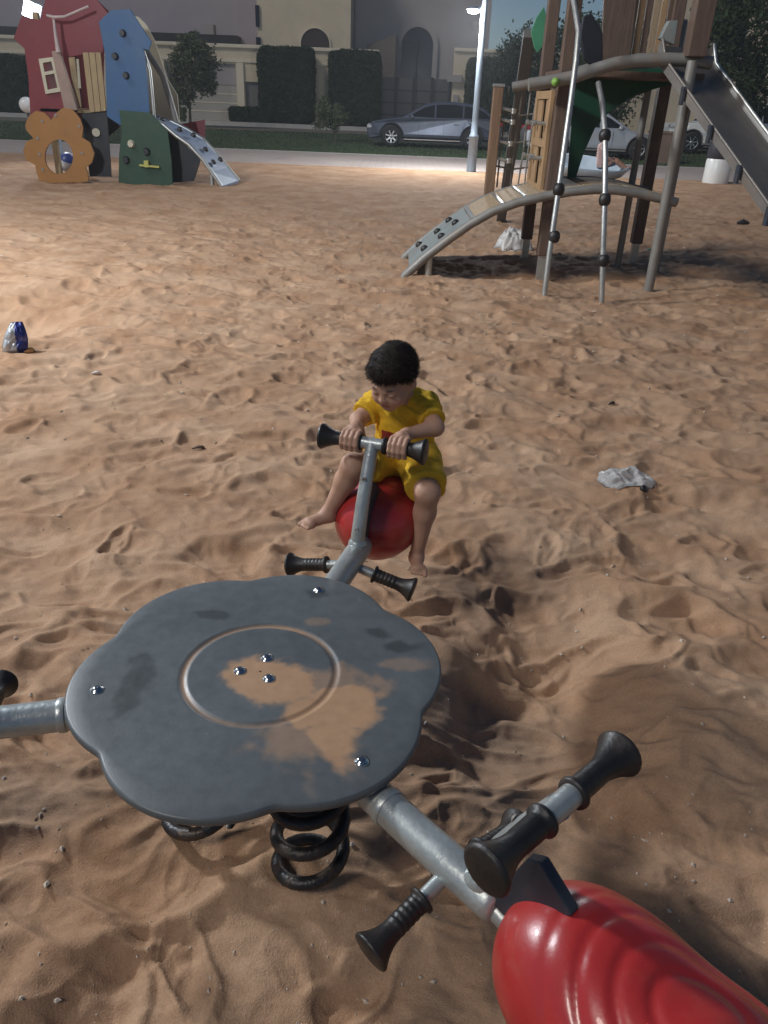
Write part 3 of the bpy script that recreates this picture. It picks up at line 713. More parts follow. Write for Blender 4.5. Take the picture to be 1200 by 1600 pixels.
# short handhold post on the ramp's far edge with clips and ropes
hpst = timber(.975, 8.80, .60, 1.67, .10, 'hand_post', mat('brown_timber', (.19, .115, .07), .65, 0, .25, 6, stretch=(9, 9, .7))); b = MB(); b.box((.975, 8.80, 1.685), (.11, .11, .025)); b.build('post_cap', STEELW, hpst)
for z in (1.46, 1.36, 1.16, 1.0):
    b = MB(); b.tube([(1.02, 8.8, z+.03), (1.10, 8.78, z+.01), (1.15, 8.8, z)], .016, 10); b.tube([(1.15, 8.8, z-.02), (1.15, 8.8, z+.025)], .028, 10); b.build('rope_clip', STEELW, hpst)
for i, xx_ in enumerate((1.06, 1.13, 1.20, 1.28, 1.35)):
    b = MB(); b.tube([(xx_, 8.85, .74), (xx_+.02*(i % 2), 8.86, 1.1), (xx_+.03, 8.87, 1.68)], .009, 8); b.build('rope', ROPE, cl)
for z in (.95, 1.2, 1.45):
    b = MB(); b.tube([(1.0, 8.85, z), (1.2, 8.86, z-.03), (1.42, 8.88, z)], .009, 8); b.build('rope', ROPE, cl)
# green web panel on the far side and an upper deck
gp = [(886, 282), (893, 200), (898, 128), (960, 110), (1062, 105), (1066, 128), (1020, 140), (985, 153), (955, 172), (930, 200), (912, 240), (900, 278)]
b = MB(); b.prism([ony(x, y, 8.60) for x, y in gp], (0, .025, 0)); b.build('green_panel', GREENP, cl, .004)
b = MB(); b.box((2.06, 8.40, 1.79), (1.25, 1.05, .05)); b.build('upper_deck', TIMBER, cl)
for i in range(8):
    b = MB(); xx_ = 2.09+i*.072; b.box((xx_, 8.93, 2.55+.04*random.random()), (.062, .025, 1.32)); b.build('wall_board', (PINE, PLANKM, TIMBER)[(i*5) % 3], cl, .004)
b = MB(); b.prism([ony(x, y, 8.5) for x, y in ((912, 25), (925, 20), (934, 38), (942, 52), (942, 96), (922, 101), (912, 92), (907, 55))], (0, .06, 0)); b.build('rubber_flap', mat('black_flap', (.012, .014, .02), .6), cl, .01)
b = MB(); b.prism([ony(x, y, 8.0) for x, y in ((1046, 32), (1060, 32), (1054, 70), (1032, 60))], (0, .1, 0)); b.build('play_box', RAMPG, cl, .006)
b = MB(); b.prism([ony(x, y, 8.86) for x, y in ((945, -40), (1000, -40), (985, 85), (940, 95))], (0, .03, 0)); b.build('wall_panel', TIMBER, cl, .004)
MINT = mat('mint_green_panel', (.06, .24, .13), .5, 0, .15, 5, dirt=.1)
b = MB(); b.prism([ony(x, y, 9.15) for x, y in ((850, 10), (838, 28), (830, 50), (835, 75), (840, 82), (850, 70), (857, 40))], (0, .03, 0)); b.build('mint_panel', MINT, cl, .004)
b = MB(); b.beam(ony(828, 52, 9.4), (*onz(782, 345, 0)[:2], -.1), .13, .10); b.build('leaning_beam', mat('grey_timber', (.11, .105, .10), .7, 0, .2, 5, stretch=(8, 8, 1)), cl, .006)
# slide running down to the right and forwards
c0 = np.array([2.57, 7.92, 1.83]); c1 = np.array([3.09, 7.0, 1.04]); d = c1-c0; dh = d/np.hypot(d[0], d[1]); wv = np.array([-dh[1], dh[0], 0]); wv = -wv if wv[0] < 0 else wv
wv = wv/np.linalg.norm(wv)
pts = [c0-dh*.12+np.array([0, 0, .10]), c0-dh*.05, c0+d*.35, c0+d*.7, c0+d*1.05, c0+d*1.4, c0+d*1.72, c0+d*1.93+np.array([0, 0, .08]), c0+d*2.25+np.array([0, 0, .28])]
nrm = np.cross(wv, d); nrm = nrm if nrm[2] > 0 else -nrm; nrm /= np.linalg.norm(nrm)
cs = [(-.27, .05), (-.258, .05), (-.25, .015), (-.22, 0), (0, -.006), (.22, 0), (.25, .015), (.258, .05), (.27, .05), (.27, -.02), (.22, -.03), (0, -.035), (-.22, -.03), (-.27, -.02)]
P = []; F = []; k = len(cs)
for q in pts:
    for (s, h) in cs: P.append(q+wv*s*1.2+nrm*h)
for i in range(len(pts)-1):
    for j in range(k): F.append((i*k+j, i*k+(j+1) % k, (i+1)*k+(j+1) % k, (i+1)*k+j))
F += [tuple(range(k)), tuple(reversed(range(k*(len(pts)-1), k*len(pts))))]
b = MB(); b.add(P, F); sld = b.build('slide', SLIDEM, cl)
b = MB(); b.tube([q+wv*.318+nrm*.055 for q in pts], .016, 10); b.build('slide_rim', STEELW, sld); b = MB(); b.tube([q-wv*.318+nrm*.055 for q in pts], .013, 10); b.build('slide_rim', SLIDEM, sld)
for t in (.25, .6, .95, 1.3):
    b = MB(); b.box(c0+d*t-wv*.335+nrm*.0, (.02, .07, .14)); b.build('slide_bracket', DARKPAD, sld)

# ------------------------------------------------------------------ playhouse on the left
ph = thing('playhouse', 'colourful playhouse with red house panel, blue tree panel and orange flower', 'playhouse', (-5.4, 15.6, 0))
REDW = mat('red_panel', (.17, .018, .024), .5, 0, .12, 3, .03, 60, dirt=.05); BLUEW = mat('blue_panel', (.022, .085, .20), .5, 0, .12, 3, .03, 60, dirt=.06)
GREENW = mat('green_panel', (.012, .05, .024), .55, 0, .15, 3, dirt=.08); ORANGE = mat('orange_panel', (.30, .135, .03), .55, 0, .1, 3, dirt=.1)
CREAM = mat('cream_panel', (.50, .46, .34), .6, 0, .1, 3, dirt=.15); BLACKW = mat('black_panel_and_shade', (.014, .015, .019), .5, 0, .2, 4, dirt=.06); TANW = mat('tan_timber', (.33, .24, .13), .7, 0, .2, 6, stretch=(8, 8, .8))
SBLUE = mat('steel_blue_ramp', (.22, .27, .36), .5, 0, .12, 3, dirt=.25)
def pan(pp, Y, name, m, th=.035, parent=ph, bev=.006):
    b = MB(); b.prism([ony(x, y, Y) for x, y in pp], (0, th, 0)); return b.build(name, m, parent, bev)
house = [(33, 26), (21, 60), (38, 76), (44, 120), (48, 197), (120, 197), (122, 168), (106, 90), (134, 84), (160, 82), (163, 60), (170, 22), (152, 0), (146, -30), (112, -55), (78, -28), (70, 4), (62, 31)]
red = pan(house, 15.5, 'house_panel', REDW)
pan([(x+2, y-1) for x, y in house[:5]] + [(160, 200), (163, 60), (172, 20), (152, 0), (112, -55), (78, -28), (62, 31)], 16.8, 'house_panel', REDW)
for (z, t) in ((1.15, .05),):
    b = MB(); b.box((-5.6, 16.15, z), (1.75, 1.30, t)); b.build('floor_deck', TANW, ph)
for (x, y) in ((-6.35, 15.62), (-6.35, 16.72), (-4.95, 15.62), (-4.95, 16.72)):
    b = MB(); b.box((x, y, 1.2), (.10, .10, 2.9)); b.build('post', TANW, ph, .006)
wf = [(60, 92), (83, 89), (97, 143), (71, 147)]
c = np.mean([ony(x, y, 15.45) for x, y in wf], 0); o_ = [ony(x, y, 15.45) for x, y in wf]
b = MB(); b.ring_prism(o_, [c+(q-c)*np.array([.58, 1, .76]) for q in o_], (0, .05, 0)); fr = b.build('window_frame', CREAM, red, .004)
b = MB(); m0, m1 = (o_[0]*.58+o_[3]*.42), (o_[1]*.58+o_[2]*.42); b.beam(m0+np.array([.03, .012, 0]), m1+np.array([-.03, .012, 0]), .03, .05); b.build('window_bar', CREAM, fr)
pan([(72, 98), (81, 97), (90, 138), (80, 140)], 15.492, 'window_recess', mat('brown_recess', (.10, .03, .03), .6), .006, red, 0)
for (p0, p1, p2, p3) in (((129, 82), (138, 82), (148, 175), (140, 176)), ((138.7, 82), (148, 82), (157.5, 174), (148.7, 175)), ((148.7, 82), (157, 82), (166, 173), (158.2, 174))): pan([p0, p1, p2, p3], 15.36, 'shutter_board', TANW)
pan([(107, 90), (116, 89), (127, 168), (118, 168)], 15.40, 'door_board', TANW); pan([(119, 92), (122, 92), (126, 138), (122, 138)], 15.40, 'door_board', CREAM)
b = MB(); b.prism([ony(x, y, 15.2) for x, y in ((80, 80), (93, 79), (121, 172), (101, 174))], (0, .08, 0)); tp = b.build('leaning_post', mat('pinkish_timber', (.30, .21, .17), .7, 0, .15, 5), ph, .01)
b = MB(); b.tube([ony(92, 82, 15.2), ony(87, 55, 15.2), ony(84, 30, 15.2)], [.05, .03, .022], 8); b.tube([ony(73, 24, 15.2), ony(84, 27, 15.2), ony(101, 26, 15.2), ony(138, 10, 15.2)], [.022, .026, .02, .02], 8); b.build('forked_rod', mat('pale_rod', (.45, .36, .34), .5), tp)
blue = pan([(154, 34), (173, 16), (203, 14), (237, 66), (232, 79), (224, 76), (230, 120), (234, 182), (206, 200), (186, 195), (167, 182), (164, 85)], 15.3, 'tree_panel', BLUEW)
for (x, y) in ((192, 52), (180, 88), (197, 118)):
    b = MB(); q = ony(x, y, 15.29); b.tube([q, q-np.array([0, .07, 0])], [.06, .045], 10); b.build('climbing_hold', BLACKW, blue)
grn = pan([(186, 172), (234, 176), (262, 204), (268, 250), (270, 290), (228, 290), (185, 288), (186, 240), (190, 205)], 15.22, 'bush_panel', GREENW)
for (x, y, m_) in ((205, 225, CREAM), (229, 237, BLACKW), (197, 250, BLACKW)):
    b = MB(); q = ony(x, y, 15.21); b.tube([q, q-np.array([0, .06, 0])], [.07, .05], 10); b.build('climbing_hold', m_, grn)
b = MB(); b.beam(ony(218, 258, 15.16), ony(249, 261, 15.16), .05, .03); b.box(ony(229, 256, 15.16), (.08, .06, .11)); b.build('yellow_ledge', mat('yellow_ledge', (.42, .40, .10), .6), grn)
pan([(240, 200), (262, 205), (314, 248), (303, 283), (250, 287)], 15.62, 'black_panel_and_shade', BLACKW); pan([(127, 177), (167, 174), (174, 276), (140, 276)], 15.42, 'black_panel_and_shade', BLACKW)  # first black sheet stands in for interior shade; second is a real panel
pan([(164, 176), (188, 178), (190, 196), (168, 215)], 15.9, 'black_panel_and_shade', BLACKW)
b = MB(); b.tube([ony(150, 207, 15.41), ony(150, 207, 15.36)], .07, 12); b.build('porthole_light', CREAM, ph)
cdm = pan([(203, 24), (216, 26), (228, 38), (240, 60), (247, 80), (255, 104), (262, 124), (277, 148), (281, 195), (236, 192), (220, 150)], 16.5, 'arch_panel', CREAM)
b = MB(); b.tube([ony(x, y, 16.1) for x, y in ((226, 76), (240, 96), (254, 118), (264, 150), (276, 192))], .055, 10); b.build('climbing_bar', GREYPIPE, ph)
b = MB(); b.tube([ony(x, y, 15.4) for x, y in ((224, 80), (234, 110), (238, 150), (241, 186))], .03, 10); b.build('climbing_bar', STEELW, ph)
lo_ = [(240, 186), (256, 196), (275, 212), (295, 226), (314, 246), (330, 268), (346, 291)]; hi_ = [(240, 182), (268, 190), (292, 202), (318, 218), (338, 240), (356, 262), (373, 282)]
P = []; F = []
for (a_, c_) in zip(lo_, hi_):
    p0, p1 = ony(*a_, 15.3), ony(*c_, 16.0); P += [p0, p1, p1-np.array([0, 0, .04]), p0-np.array([0, 0, .04])]
for i in range(len(lo_)-1):
    for k in range(4): F.append((4*i+k, 4*i+4+k, 4*i+4+(k+1) % 4, 4*i+(k+1) % 4))
F += [(0, 1, 2, 3), tuple(reversed(range(len(P)-4, len(P))))]
b = MB(); b.add(P, F); rmp = b.build('climbing_ramp', SBLUE, ph)
b = MB(); b.tube([ony(*a_, 15.28) for a_ in lo_], .035, 10); b.build('ramp_edge_pipe', STEELW, rmp); b = MB(); b.tube([ony(*a_, 16.02) for a_ in hi_], .035, 10); b.build('ramp_edge_pipe', STEELW, rmp)
for (x, y) in ((253, 188), (252, 193), (281, 203), (302, 212), (295, 220), (321, 234), (333, 254), (344, 250)):
    q = ony(x, y, 15.62); b = MB(); b.lathe([(.05, -.01), (.05, .03), (.02, .05), (0, .05)], q, (.5, -.2, .8), 8); b.build('climbing_hold', RUBBER, rmp)
b = MB(); b.tube([ony(330, 262, 15.5), (*ony(330, 262, 15.5)[:2], -.3)], .04, 8); b.build('ramp_leg', STEELW, ph)
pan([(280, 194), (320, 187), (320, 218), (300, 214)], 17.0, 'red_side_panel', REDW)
fl = [(80, 188), (71, 177), (56, 173), (44, 182), (39, 196), (43, 209), (53, 216), (41, 221), (36, 236), (41, 250), (55, 258), (57, 270), (62, 283), (80, 286), (120, 285), (138, 283), (137, 270), (133, 262), (143, 255), (147, 240), (141, 223), (128, 215), (130, 200), (125, 185), (113, 171), (98, 168), (86, 178)]
hc = np.array([92., 245.]); out = []; inn = []
for A in np.linspace(0, 2*pi, 120, endpoint=False):
    dv = np.array([cos(A), sin(A)]); best = 0
    for i in range(len(fl)):
        p_, q_ = np.array(fl[i])-hc, np.array(fl[(i+1) % len(fl)])-hc; e = q_-p_; den = dv[0]*e[1]-dv[1]*e[0]
        if abs(den) < 1e-9: continue
        t = (p_[0]*e[1]-p_[1]*e[0])/den; s = (p_[0]*dv[1]-p_[1]*dv[0])/den
        if t > 0 and 0 <= s <= 1: best = max(best, t)
    out.append(best); inn.append((hc[0]+22*cos(A), hc[1]+27*sin(A)))
out = np.array(out)
an_ = np.linspace(0, 2*pi, 120, endpoint=False); oo = [ony(hc[0]+r*cos(A), hc[1]+r*sin(A), 15.0) for r, A in zip(out, an_)]; ii_ = [ony(x, y, 15.0) for x, y in inn]
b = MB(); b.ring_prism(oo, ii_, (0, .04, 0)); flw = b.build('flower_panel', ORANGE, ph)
for (x, y) in ((66, 189), (87, 180), (124, 197), (59, 216), (62, 241), (67, 265), (128, 239)):
    b = MB(); q = ony(x, y, 14.999); b.tube([q, q-np.array([0, .012, 0])], .025, 8); b.build('bolt', GREYPIPE, flw)

# ------------------------------------------------------------------ litter and loose things on the sand
def crumple(name, px, py, w, l, hgt, m, seed, yaw=0., lift=.0, n=34, closed=False):
    c = onsand(px, py); u = np.linspace(-1, 1, n); A, B = np.meshgrid(u, u, indexing='ij')
    r_ = (np.abs(A)**3.2+np.abs(B)**3.2)**(1/3.2); e = 1+.16*fbm(A*1.3+seed, B*1.3, seed, 3)
    f1, f2, q = worley(A*2.2+seed, B*2.2, seed); g1, g2, q2 = worley(A*4.5+seed, B*4.5, seed+3)
    prof_ = np.clip(1-r_**2.2, 0, 1)**.6
    H = hgt*prof_*(.55+.65*f1+.35*g1)
    sc = np.where(r_ > 1, 1/np.maximum(r_, 1e-6), 1)
    Xl, Yl = A*sc*e*w/2, B*sc*e*l/2
    ca, sa = cos(yaw), sin(yaw); Xw, Yw = c[0]+Xl*ca-Yl*sa, c[1]+Xl*sa+Yl*ca
    gz = sandh(Xw, Yw); zb = float(sandh(np.array([c[0]]), np.array([c[1]]))[0])
    top = np.stack([Xw, Yw, np.maximum(gz+.003, zb)*.5+gz*.5+.004+H+lift*(A+1)], -1).reshape(-1, 3)
    I = np.arange(n*n).reshape(n, n); F = np.stack([I[:-1, :-1], I[1:, :-1], I[1:, 1:], I[:-1, 1:]], -1).reshape(-1, 4)
    bot = top.copy(); bot[:, 2] = gz.reshape(-1)*.6+zb*.4 - .004
    V = np.concatenate([top, bot]); F2 = F[:, ::-1]+n*n
    ed = []
    for arr in (I[0, :], I[:, -1], I[-1, ::-1], I[::-1, 0]):
        for i in range(n-1): ed.append((arr[i+1], arr[i], arr[i]+n*n, arr[i+1]+n*n))
    return mkobj(name, npmesh(name, V, np.concatenate([F, F2, np.array(ed)])), m), V
CLEAR = mat('clear_plastic', (.72, .73, .73), .15, 0, .08, 20); _b = CLEAR.node_tree.nodes['Principled BSDF']; _b.inputs['Transmission Weight'].default_value = .55; _b.inputs['IOR'].default_value = 1.25
WHITEB = mat('white_plastic_bag', (.62, .60, .58), .35, 0, .08, 12); WHITEB.node_tree.nodes['Principled BSDF'].inputs['Transmission Weight'].default_value = .15
o, _ = crumple('plastic_bag', 978, 752, .25, .20, .046, CLEAR, 4, radians(14)); tag(o, 'crumpled clear plastic bag lying on the sand right of the toddler', 'plastic bag')
b = MB(); q = onsand(1005, 766)+np.array([0, 0, .008]); b.lathe([(.0, -.008), (.016, -.008), (.017, .006), (.012, .009), (0, .009)], q, (.5, -.6, .6), 12); tag(b.build('bottle_cap', RUBBER), 'small dark cap at the edge of the clear plastic bag', 'cap')
o, V = crumple('shopping_bag', 801, 388, .42, .30, .19, WHITEB, 9, .4); tag(o, 'white plastic bag on the sand behind the arched ramp', 'plastic bag')
# snack packet standing on its edge
c = onsand(29, 550); c[2] = 0; n = 26; u = np.linspace(-1, 1, n); A, B = np.meshgrid(u, u, indexing='ij')
pil = .03*np.clip((1-A**4)*(1-B**4), 0, 1)*(1+.5*fbm(A*2, B*2, 5, 3)); Pf = []
up_ = np.array([.12, .25, .95]); up_ /= np.linalg.norm(up_); rt = np.array([.94, .33, 0]); nn_ = np.cross(rt, up_); nn_ /= np.linalg.norm(nn_)
wd = .074*(1-.55*np.clip(B+.3, 0, 1.3)**1.5/1.48)
cen = c + np.array([0, 0, float(sandh(np.array([c[0]]), np.array([c[1]]))[0])+.088])
Vf = cen + (A*wd)[..., None]*rt + (B*.098)[..., None]*up_ + (.006*fbm(A*2+3, B*2, 8, 3))[..., None]*nn_
V = np.concatenate([(Vf+pil[..., None]*nn_).reshape(-1, 3), (Vf-(pil+.001)[..., None]*nn_).reshape(-1, 3)])
I = np.arange(n*n).reshape(n, n); F = np.stack([I[:-1, :-1], I[1:, :-1], I[1:, 1:], I[:-1, 1:]], -1).reshape(-1, 4); ed = []
for arr in (I[0, :], I[:, -1], I[-1, ::-1], I[::-1, 0]):
    for i in range(n-1): ed.append((arr[i+1], arr[i], arr[i]+n*n, arr[i+1]+n*n))
me = npmesh('snack_packet', V, np.concatenate([F, F[:, ::-1]+n*n, np.array(ed)]))
t = np.concatenate([A.ravel(), A.ravel()]); s_ = np.concatenate([B.ravel(), B.ravel()]); C = np.where((t+.25*s_ > .0)[:, None], np.array([.02, .035, .22]), np.array([.5, .53, .56])); C[(np.abs(s_+.1) < .12) & (t > .2)] = (.09, .10, .3)
setcol(me, C); tag(mkobj('snack_packet', me, mat('foil_packet', (.5, .5, .5), .28, .25, .06, 20, attr='Col')), 'blue and white crumpled snack packet standing in the sand at the left', 'snack packet')
o, _ = crumple('wrapper', 46, 550, .07, .05, .02, mat('orange_wrapper', (.42, .2, .06), .5), 12, .3, n=14); tag(o, 'small orange wrapper beside the blue and white packet', 'wrapper')
for (px, py, L_, yaw, col_, nm, lb) in ((150, 582, .05, .1, (.62, .58, .55), 'paper_scrap', 'thin white paper scrap on the open sand at left'), (1013, 391, .06, .3, (.10, .45, .42), 'paper_scrap', 'small turquoise scrap behind the climbing frame pole'), (955, 633, .05, .6, (.04, .03, .03), 'twig', 'short dark twig on the sand right of the toddler'), (310, 702, .06, .2, (.10, .07, .05), 'dry_leaf', 'curled brown dry leaf on the open sand'), (870, 305, .0, 0, (0, 0, 0), '', '')):
    if not nm: continue
    q = onsand(px, py); zq = float(sandh(np.array([q[0]]), np.array([q[1]]))[0]); b = MB(); dx, dy = cos(yaw)*L_/2, sin(yaw)*L_/2
    b.tube([(q[0]-dx, q[1]-dy, zq+.006), (q[0], q[1], zq+.014), (q[0]+dx*.7, q[1]+dy*.7, zq+.012), (q[0]+dx, q[1]+dy, zq+.008)], [.003, .008, .009, .003], 7); tag(b.build(nm, mat(nm+'_material', col_, .7)), lb, nm.split('_')[-1])
q = onz(1160, 352, 0); b = MB(); b.tube([(q[0]-.09, q[1], .03), (q[0], q[1], .05), (q[0]+.1, q[1]+.02, .03)], [.02, .045, .02], 9); tag(b.build('slipper', mat('dark_slipper', (.03, .03, .035), .6)), 'dark sandal lying on the far sand by the slide', 'sandal')
# ball seen through the flower
q = onz(104, 272, 0); q = ony(106, 243, 16.6); r_ = .19
b = MB(); b.lathe([(r_*sin(t), -r_*cos(t)) for t in np.linspace(0.001, pi-.001, 15)], (q[0], 16.6, r_+.02), (.3, -.2, 1), 24); ballm = mat('blue_white_ball', (.5, .52, .55), .4, 0, .05, 3)
_N = ballm.node_tree.nodes; _L = ballm.node_tree.links; vo = _N.new('ShaderNodeTexVoronoi'); vo.inputs['Scale'].default_value = 5.5; _L.new([n for n in _N if n.type == 'TEX_COORD'][0].outputs['Object'], vo.inputs['Vector'])
cr = _N.new('ShaderNodeValToRGB'); cr.color_ramp.interpolation = 'CONSTANT'; cr.color_ramp.elements[0].color = (.04, .07, .30, 1); cr.color_ramp.elements[1].position = .45; cr.color_ramp.elements[1].color = (.55, .57, .6, 1)
sx = _N.new('ShaderNodeSeparateColor'); _L.new(vo.outputs['Color'], sx.inputs[0]); _L.new(sx.outputs[0], cr.inputs[0]); _L.new(cr.outputs[0], _N['Principled BSDF'].inputs['Base Color'])
tag(b.build('ball', ballm), 'blue and white ball on the ground behind the flower panel', 'ball')
# dish carousel with a seated child
q = np.array([4.05, 18.6, 0]); dc = thing('dish_carousel', 'shallow pale blue dish carousel on the sand behind the climbing frame', 'carousel', q)
DISH = mat('pale_blue_dish', (.36, .42, .47), .35, 0, .1, 4, coat=.2); prd = [(.12, .18), (.5, .23), (.82, .36), (.93, .48), (.97, .50), (.99, .47), (.86, .31), (.5, .17), (.12, .13)]
b = MB(); b.lathe(prd+[prd[0]], q, (.05, -.1, 1), 36); b.build('dish', DISH, dc); b = MB(); b.lathe([(.10, -.3), (.10, .14), (.14, .16)], q, n=16); b.build('pivot_post', GREYPIPE, dc)
pc = q+np.array([.42, .0, .44]); SK2 = np.array([.36, .18, .115])
seated = [cap(pc+(0, 0, .05), pc+(-.03, 0, .33), .10, .095, .04), cap(pc+(-.03, 0, .36), pc+(-.02, 0, .45), .05, .045, .02), ell(pc+(0, -.02, .56), (.085, .095, .11), None, .02), ell(pc+(.0, -.105, .545), (.014, .02, .018), None, .01),
          cap(pc+(.03, -.05, .02), pc+(.30, -.10, .09), .075, .06, .03), cap(pc+(.30, -.10, .09), pc+(.52, -.12, -.03), .055, .04, .02), cap(pc+(.52, -.12, -.03), pc+(.64, -.13, -.03), .035, .03, .02),
          cap(pc+(.02, .08, .02), pc+(.28, .12, .10), .075, .06, .03), cap(pc+(.28, .12, .10), pc+(.50, .14, -.02), .055, .04, .02), cap(pc+(.50, .14, -.02), pc+(.6, .15, -.02), .035, .03, .02),
          cap(pc+(-.03, -.10, .33), pc+(.06, -.17, .17), .042, .034, .02), cap(pc+(.06, -.17, .17), pc+(.22, -.14, .10), .034, .024, .015), cap(pc+(-.03, .10, .33), pc+(-.06, .19, .16), .042, .034, .02), cap(pc+(-.06, .19, .16), pc+(.05, .22, .06), .034, .024, .015)]
for k in range(4): seated.append(cap(pc+(.22, -.155+.012*k, .10), pc+(.27, -.155+.013*k, .075), .009, .007, .005))
V, F = sdf_mesh(seated, .010); V = smooth_v(V, F, 1); me = npmesh('person', V, F); setcol(me, np.tile(SK2, (len(V), 1))); pr2 = mkobj('person', me, SKIN); tag(pr2, 'dark-haired child sitting on the pale blue dish behind the frame', 'person')
V, F = sdf_mesh([cap(pc+(0, 0, .03), pc+(-.03, 0, .34), .112, .105, .04), cap(pc+(-.03, -.10, .33), pc+(.02, -.14, .25), .052, .05, .02), cap(pc+(-.03, .10, .33), pc+(-.05, .15, .24), .052, .05, .02)], .012); mkobj('shirt', npmesh('shirt', V, F), mat('pale_pink_shirt', (.42, .27, .24), .85), pr2)
V, F = sdf_mesh([ell(pc+(0, .005, .585), (.096, .102, .10), None, .02), ell(pc+(0, -.12, .53), (.07, .06, .075), None, .03, -1)], .010); mkobj('hair', npmesh('hair', V, F), HAIR, pr2)
V, F = sdf_mesh([cap(pc+(0, 0, .0), pc+(.24, -.08, .07), .092, .078, .03), cap(pc+(0, .05, .0), pc+(.24, .10, .08), .092, .078, .03)], .012); mkobj('shorts', npmesh('shorts', V, F), mat('dark_shorts', (.05, .05, .07), .85), pr2)

# ------------------------------------------------------------------ lamps
def lamp_post(x, y, hz, name_label, power, top, side=-1):
    t = thing('street_lamp', name_label, 'street lamp', (x, y, 0), 'lit lamps round the playground')
    PM = LAMPM
    b = MB(); b.lathe([(.14, -.05), (.14, .0), (.12, .05), (.112, .78), (.122, .80), (.122, .84), (.09, .87), (.075, 1.2), (.068, top*.6), (.06, top)], (x, y, 0), n=18); b.build('pole', PM, t)
    b = MB(); b.tube([(x, y, hz+.06), (x+side*.12, y, hz+.07)], .03, 10); b.build('bracket', PM, t)
    b = MB(); b.lathe([(.0, .10), (.10, .085), (.15, .05), (.165, .02), (.16, .012), (.0, .012)], (x+side*.24, y, hz), n=20); b.build('lamp_housing', PM, t)
    b = MB(); b.lathe([(.0, .011), (.145, .011), (.13, -.03), (.07, -.055), (.0, -.06)], (x+side*.24, y, hz), n=20); b.build('lamp_glass', LAMPE, t)
    l = bpy.data.lights.new('lamp_light', 'POINT'); l.energy = power; l.shadow_soft_size = .30; l.color = LAMPCOL
    lo = bpy.data.objects.new('lamp_light', l); COL.objects.link(lo); lo.location = (x+side*.24, y, hz-.25); lo.parent = t; lo.matrix_parent_inverse = parent_world(t).inverted()
    return t
LAMPM = mat('lamp_pole_paint', (.26, .31, .36), .45, .3, .1, 6); LAMPE = emit('lamp_glass', (.92, .96, 1.0), 14); LAMPCOL = (.90, .95, 1.0)
lamp_post(1.84, 21.07, 3.42, 'tall blue-grey street lamp lit beside the parked crossover', LAMP_P, 5.4)
# floodlight seen over the red panel
t = thing('floodlight', 'bright white floodlight showing at the top left corner of the red panel', 'floodlight', (-8.6, 20.5, 0), 'lit lamps round the playground')
fx = ony(52, 17, 20.5)
b = MB(); b.tube([(fx[0]+.1, 20.62, -.1), (fx[0]+.1, 20.62, fx[2]+.1)], .06, 12); b.build('pole', LAMPM, t)
b = MB(); b.box((fx[0], 20.5, fx[2]), (.42, .16, .36), Matrix.Rotation(radians(20), 3, 'Y')); b.build('lamp_housing', LAMPM, t, .02)
b = MB(); b.box((fx[0], 20.405, fx[2]), (.36, .02, .30), Matrix.Rotation(radians(20), 3, 'Y')); b.build('lamp_glass', LAMPE, t)
l = bpy.data.lights.new('floodlight_beam', 'SPOT'); l.energy = FLOOD_P; l.spot_size = radians(120); l.spot_blend = .6; l.shadow_soft_size = .25; l.color = LAMPCOL
lo = bpy.data.objects.new('floodlight_beam', l); COL.objects.link(lo); lo.location = (fx[0], 20.3, fx[2]); lo.rotation_euler = (Vector((fx[0], 20.3, fx[2]))-Vector((-1.5, 6.0, 0))).to_track_quat('Z', 'Y').to_euler(); lo.parent = t; lo.matrix_parent_inverse = parent_world(t).inverted()
# the park's third lamp, just left of the picture
lamp_post(-6.3, 5.4, 4.6, 'tall street lamp standing left of the sand, out of the picture', LAMP3_P, 5.6, 1)
b = MB(); q = onz(41, 205, 0); gl = thing('bollard_light', 'small white globe bollard beside the red playhouse panel', 'bollard', (q[0], 20, 0)); q = ony(42, 164, 20.0)
b.lathe([(.17*sin(s_), -.17*cos(s_)) for s_ in np.linspace(.001, pi-.001, 12)], q, n=18); b.build('globe', mat('white_globe', (.7, .7, .68), .3), gl); b = MB(); b.tube([(q[0], 20, -.1), (q[0], 20, q[2]-.15)], .03, 10); b.build('post', BLACKW, gl)

# ------------------------------------------------------------------ villa wall, houses, gate
WALLM = mat('cream_render', (.60, .51, .37), .85, 0, .08, .8, .15, 20, dirt=.12, dirtcol=(.25, .21, .16)); WALLT = mat('cream_trim', (.68, .60, .46), .8, 0, .06, 1)
GREYR = mat('grey_render', (.34, .31, .30), .85, 0, .08, .5, .1, 15); PURP = mat('mauve_render', (.36, .32, .34), .85, 0, .06, .4, .1, 15)
DARKG = mat('dark_glass', (.012, .016, .03), .2, 0, .1, 2, spec=.12); DARKM = mat('dark_metal_sheet', (.075, .072, .072), .5, .3, .12, 3); BLKM = mat('black_metal', (.02, .02, .022), .5, .3, .1, 5); DOORM = mat('pale_door', (.36, .34, .30), .6, 0, .06, 2)
def rbox(name, x0, x1, y0, y1, z0, z1, m, parent=None, bev=0):
    b = MB(); b.box(((x0+x1)/2, (y0+y1)/2, (z0+z1)/2), (x1-x0, y1-y0, z1-z0)); return b.build(name, m, parent, bev)
WY = 45.0; gx0, gx1, gz0, gz1 = rectpx(262, 98, 370, 187, WY); sx0, sx1, sz0, sz1 = rectpx(384, 128, 412, 188, WY); G0, G1, gt0, gt1 = rectpx(590, 122, 702, 190, WY)
vw = thing('villa_wall', 'cream rendered villa garden wall with garage door and mouldings', 'wall', (-9, WY, VG))
TOP = 3.62
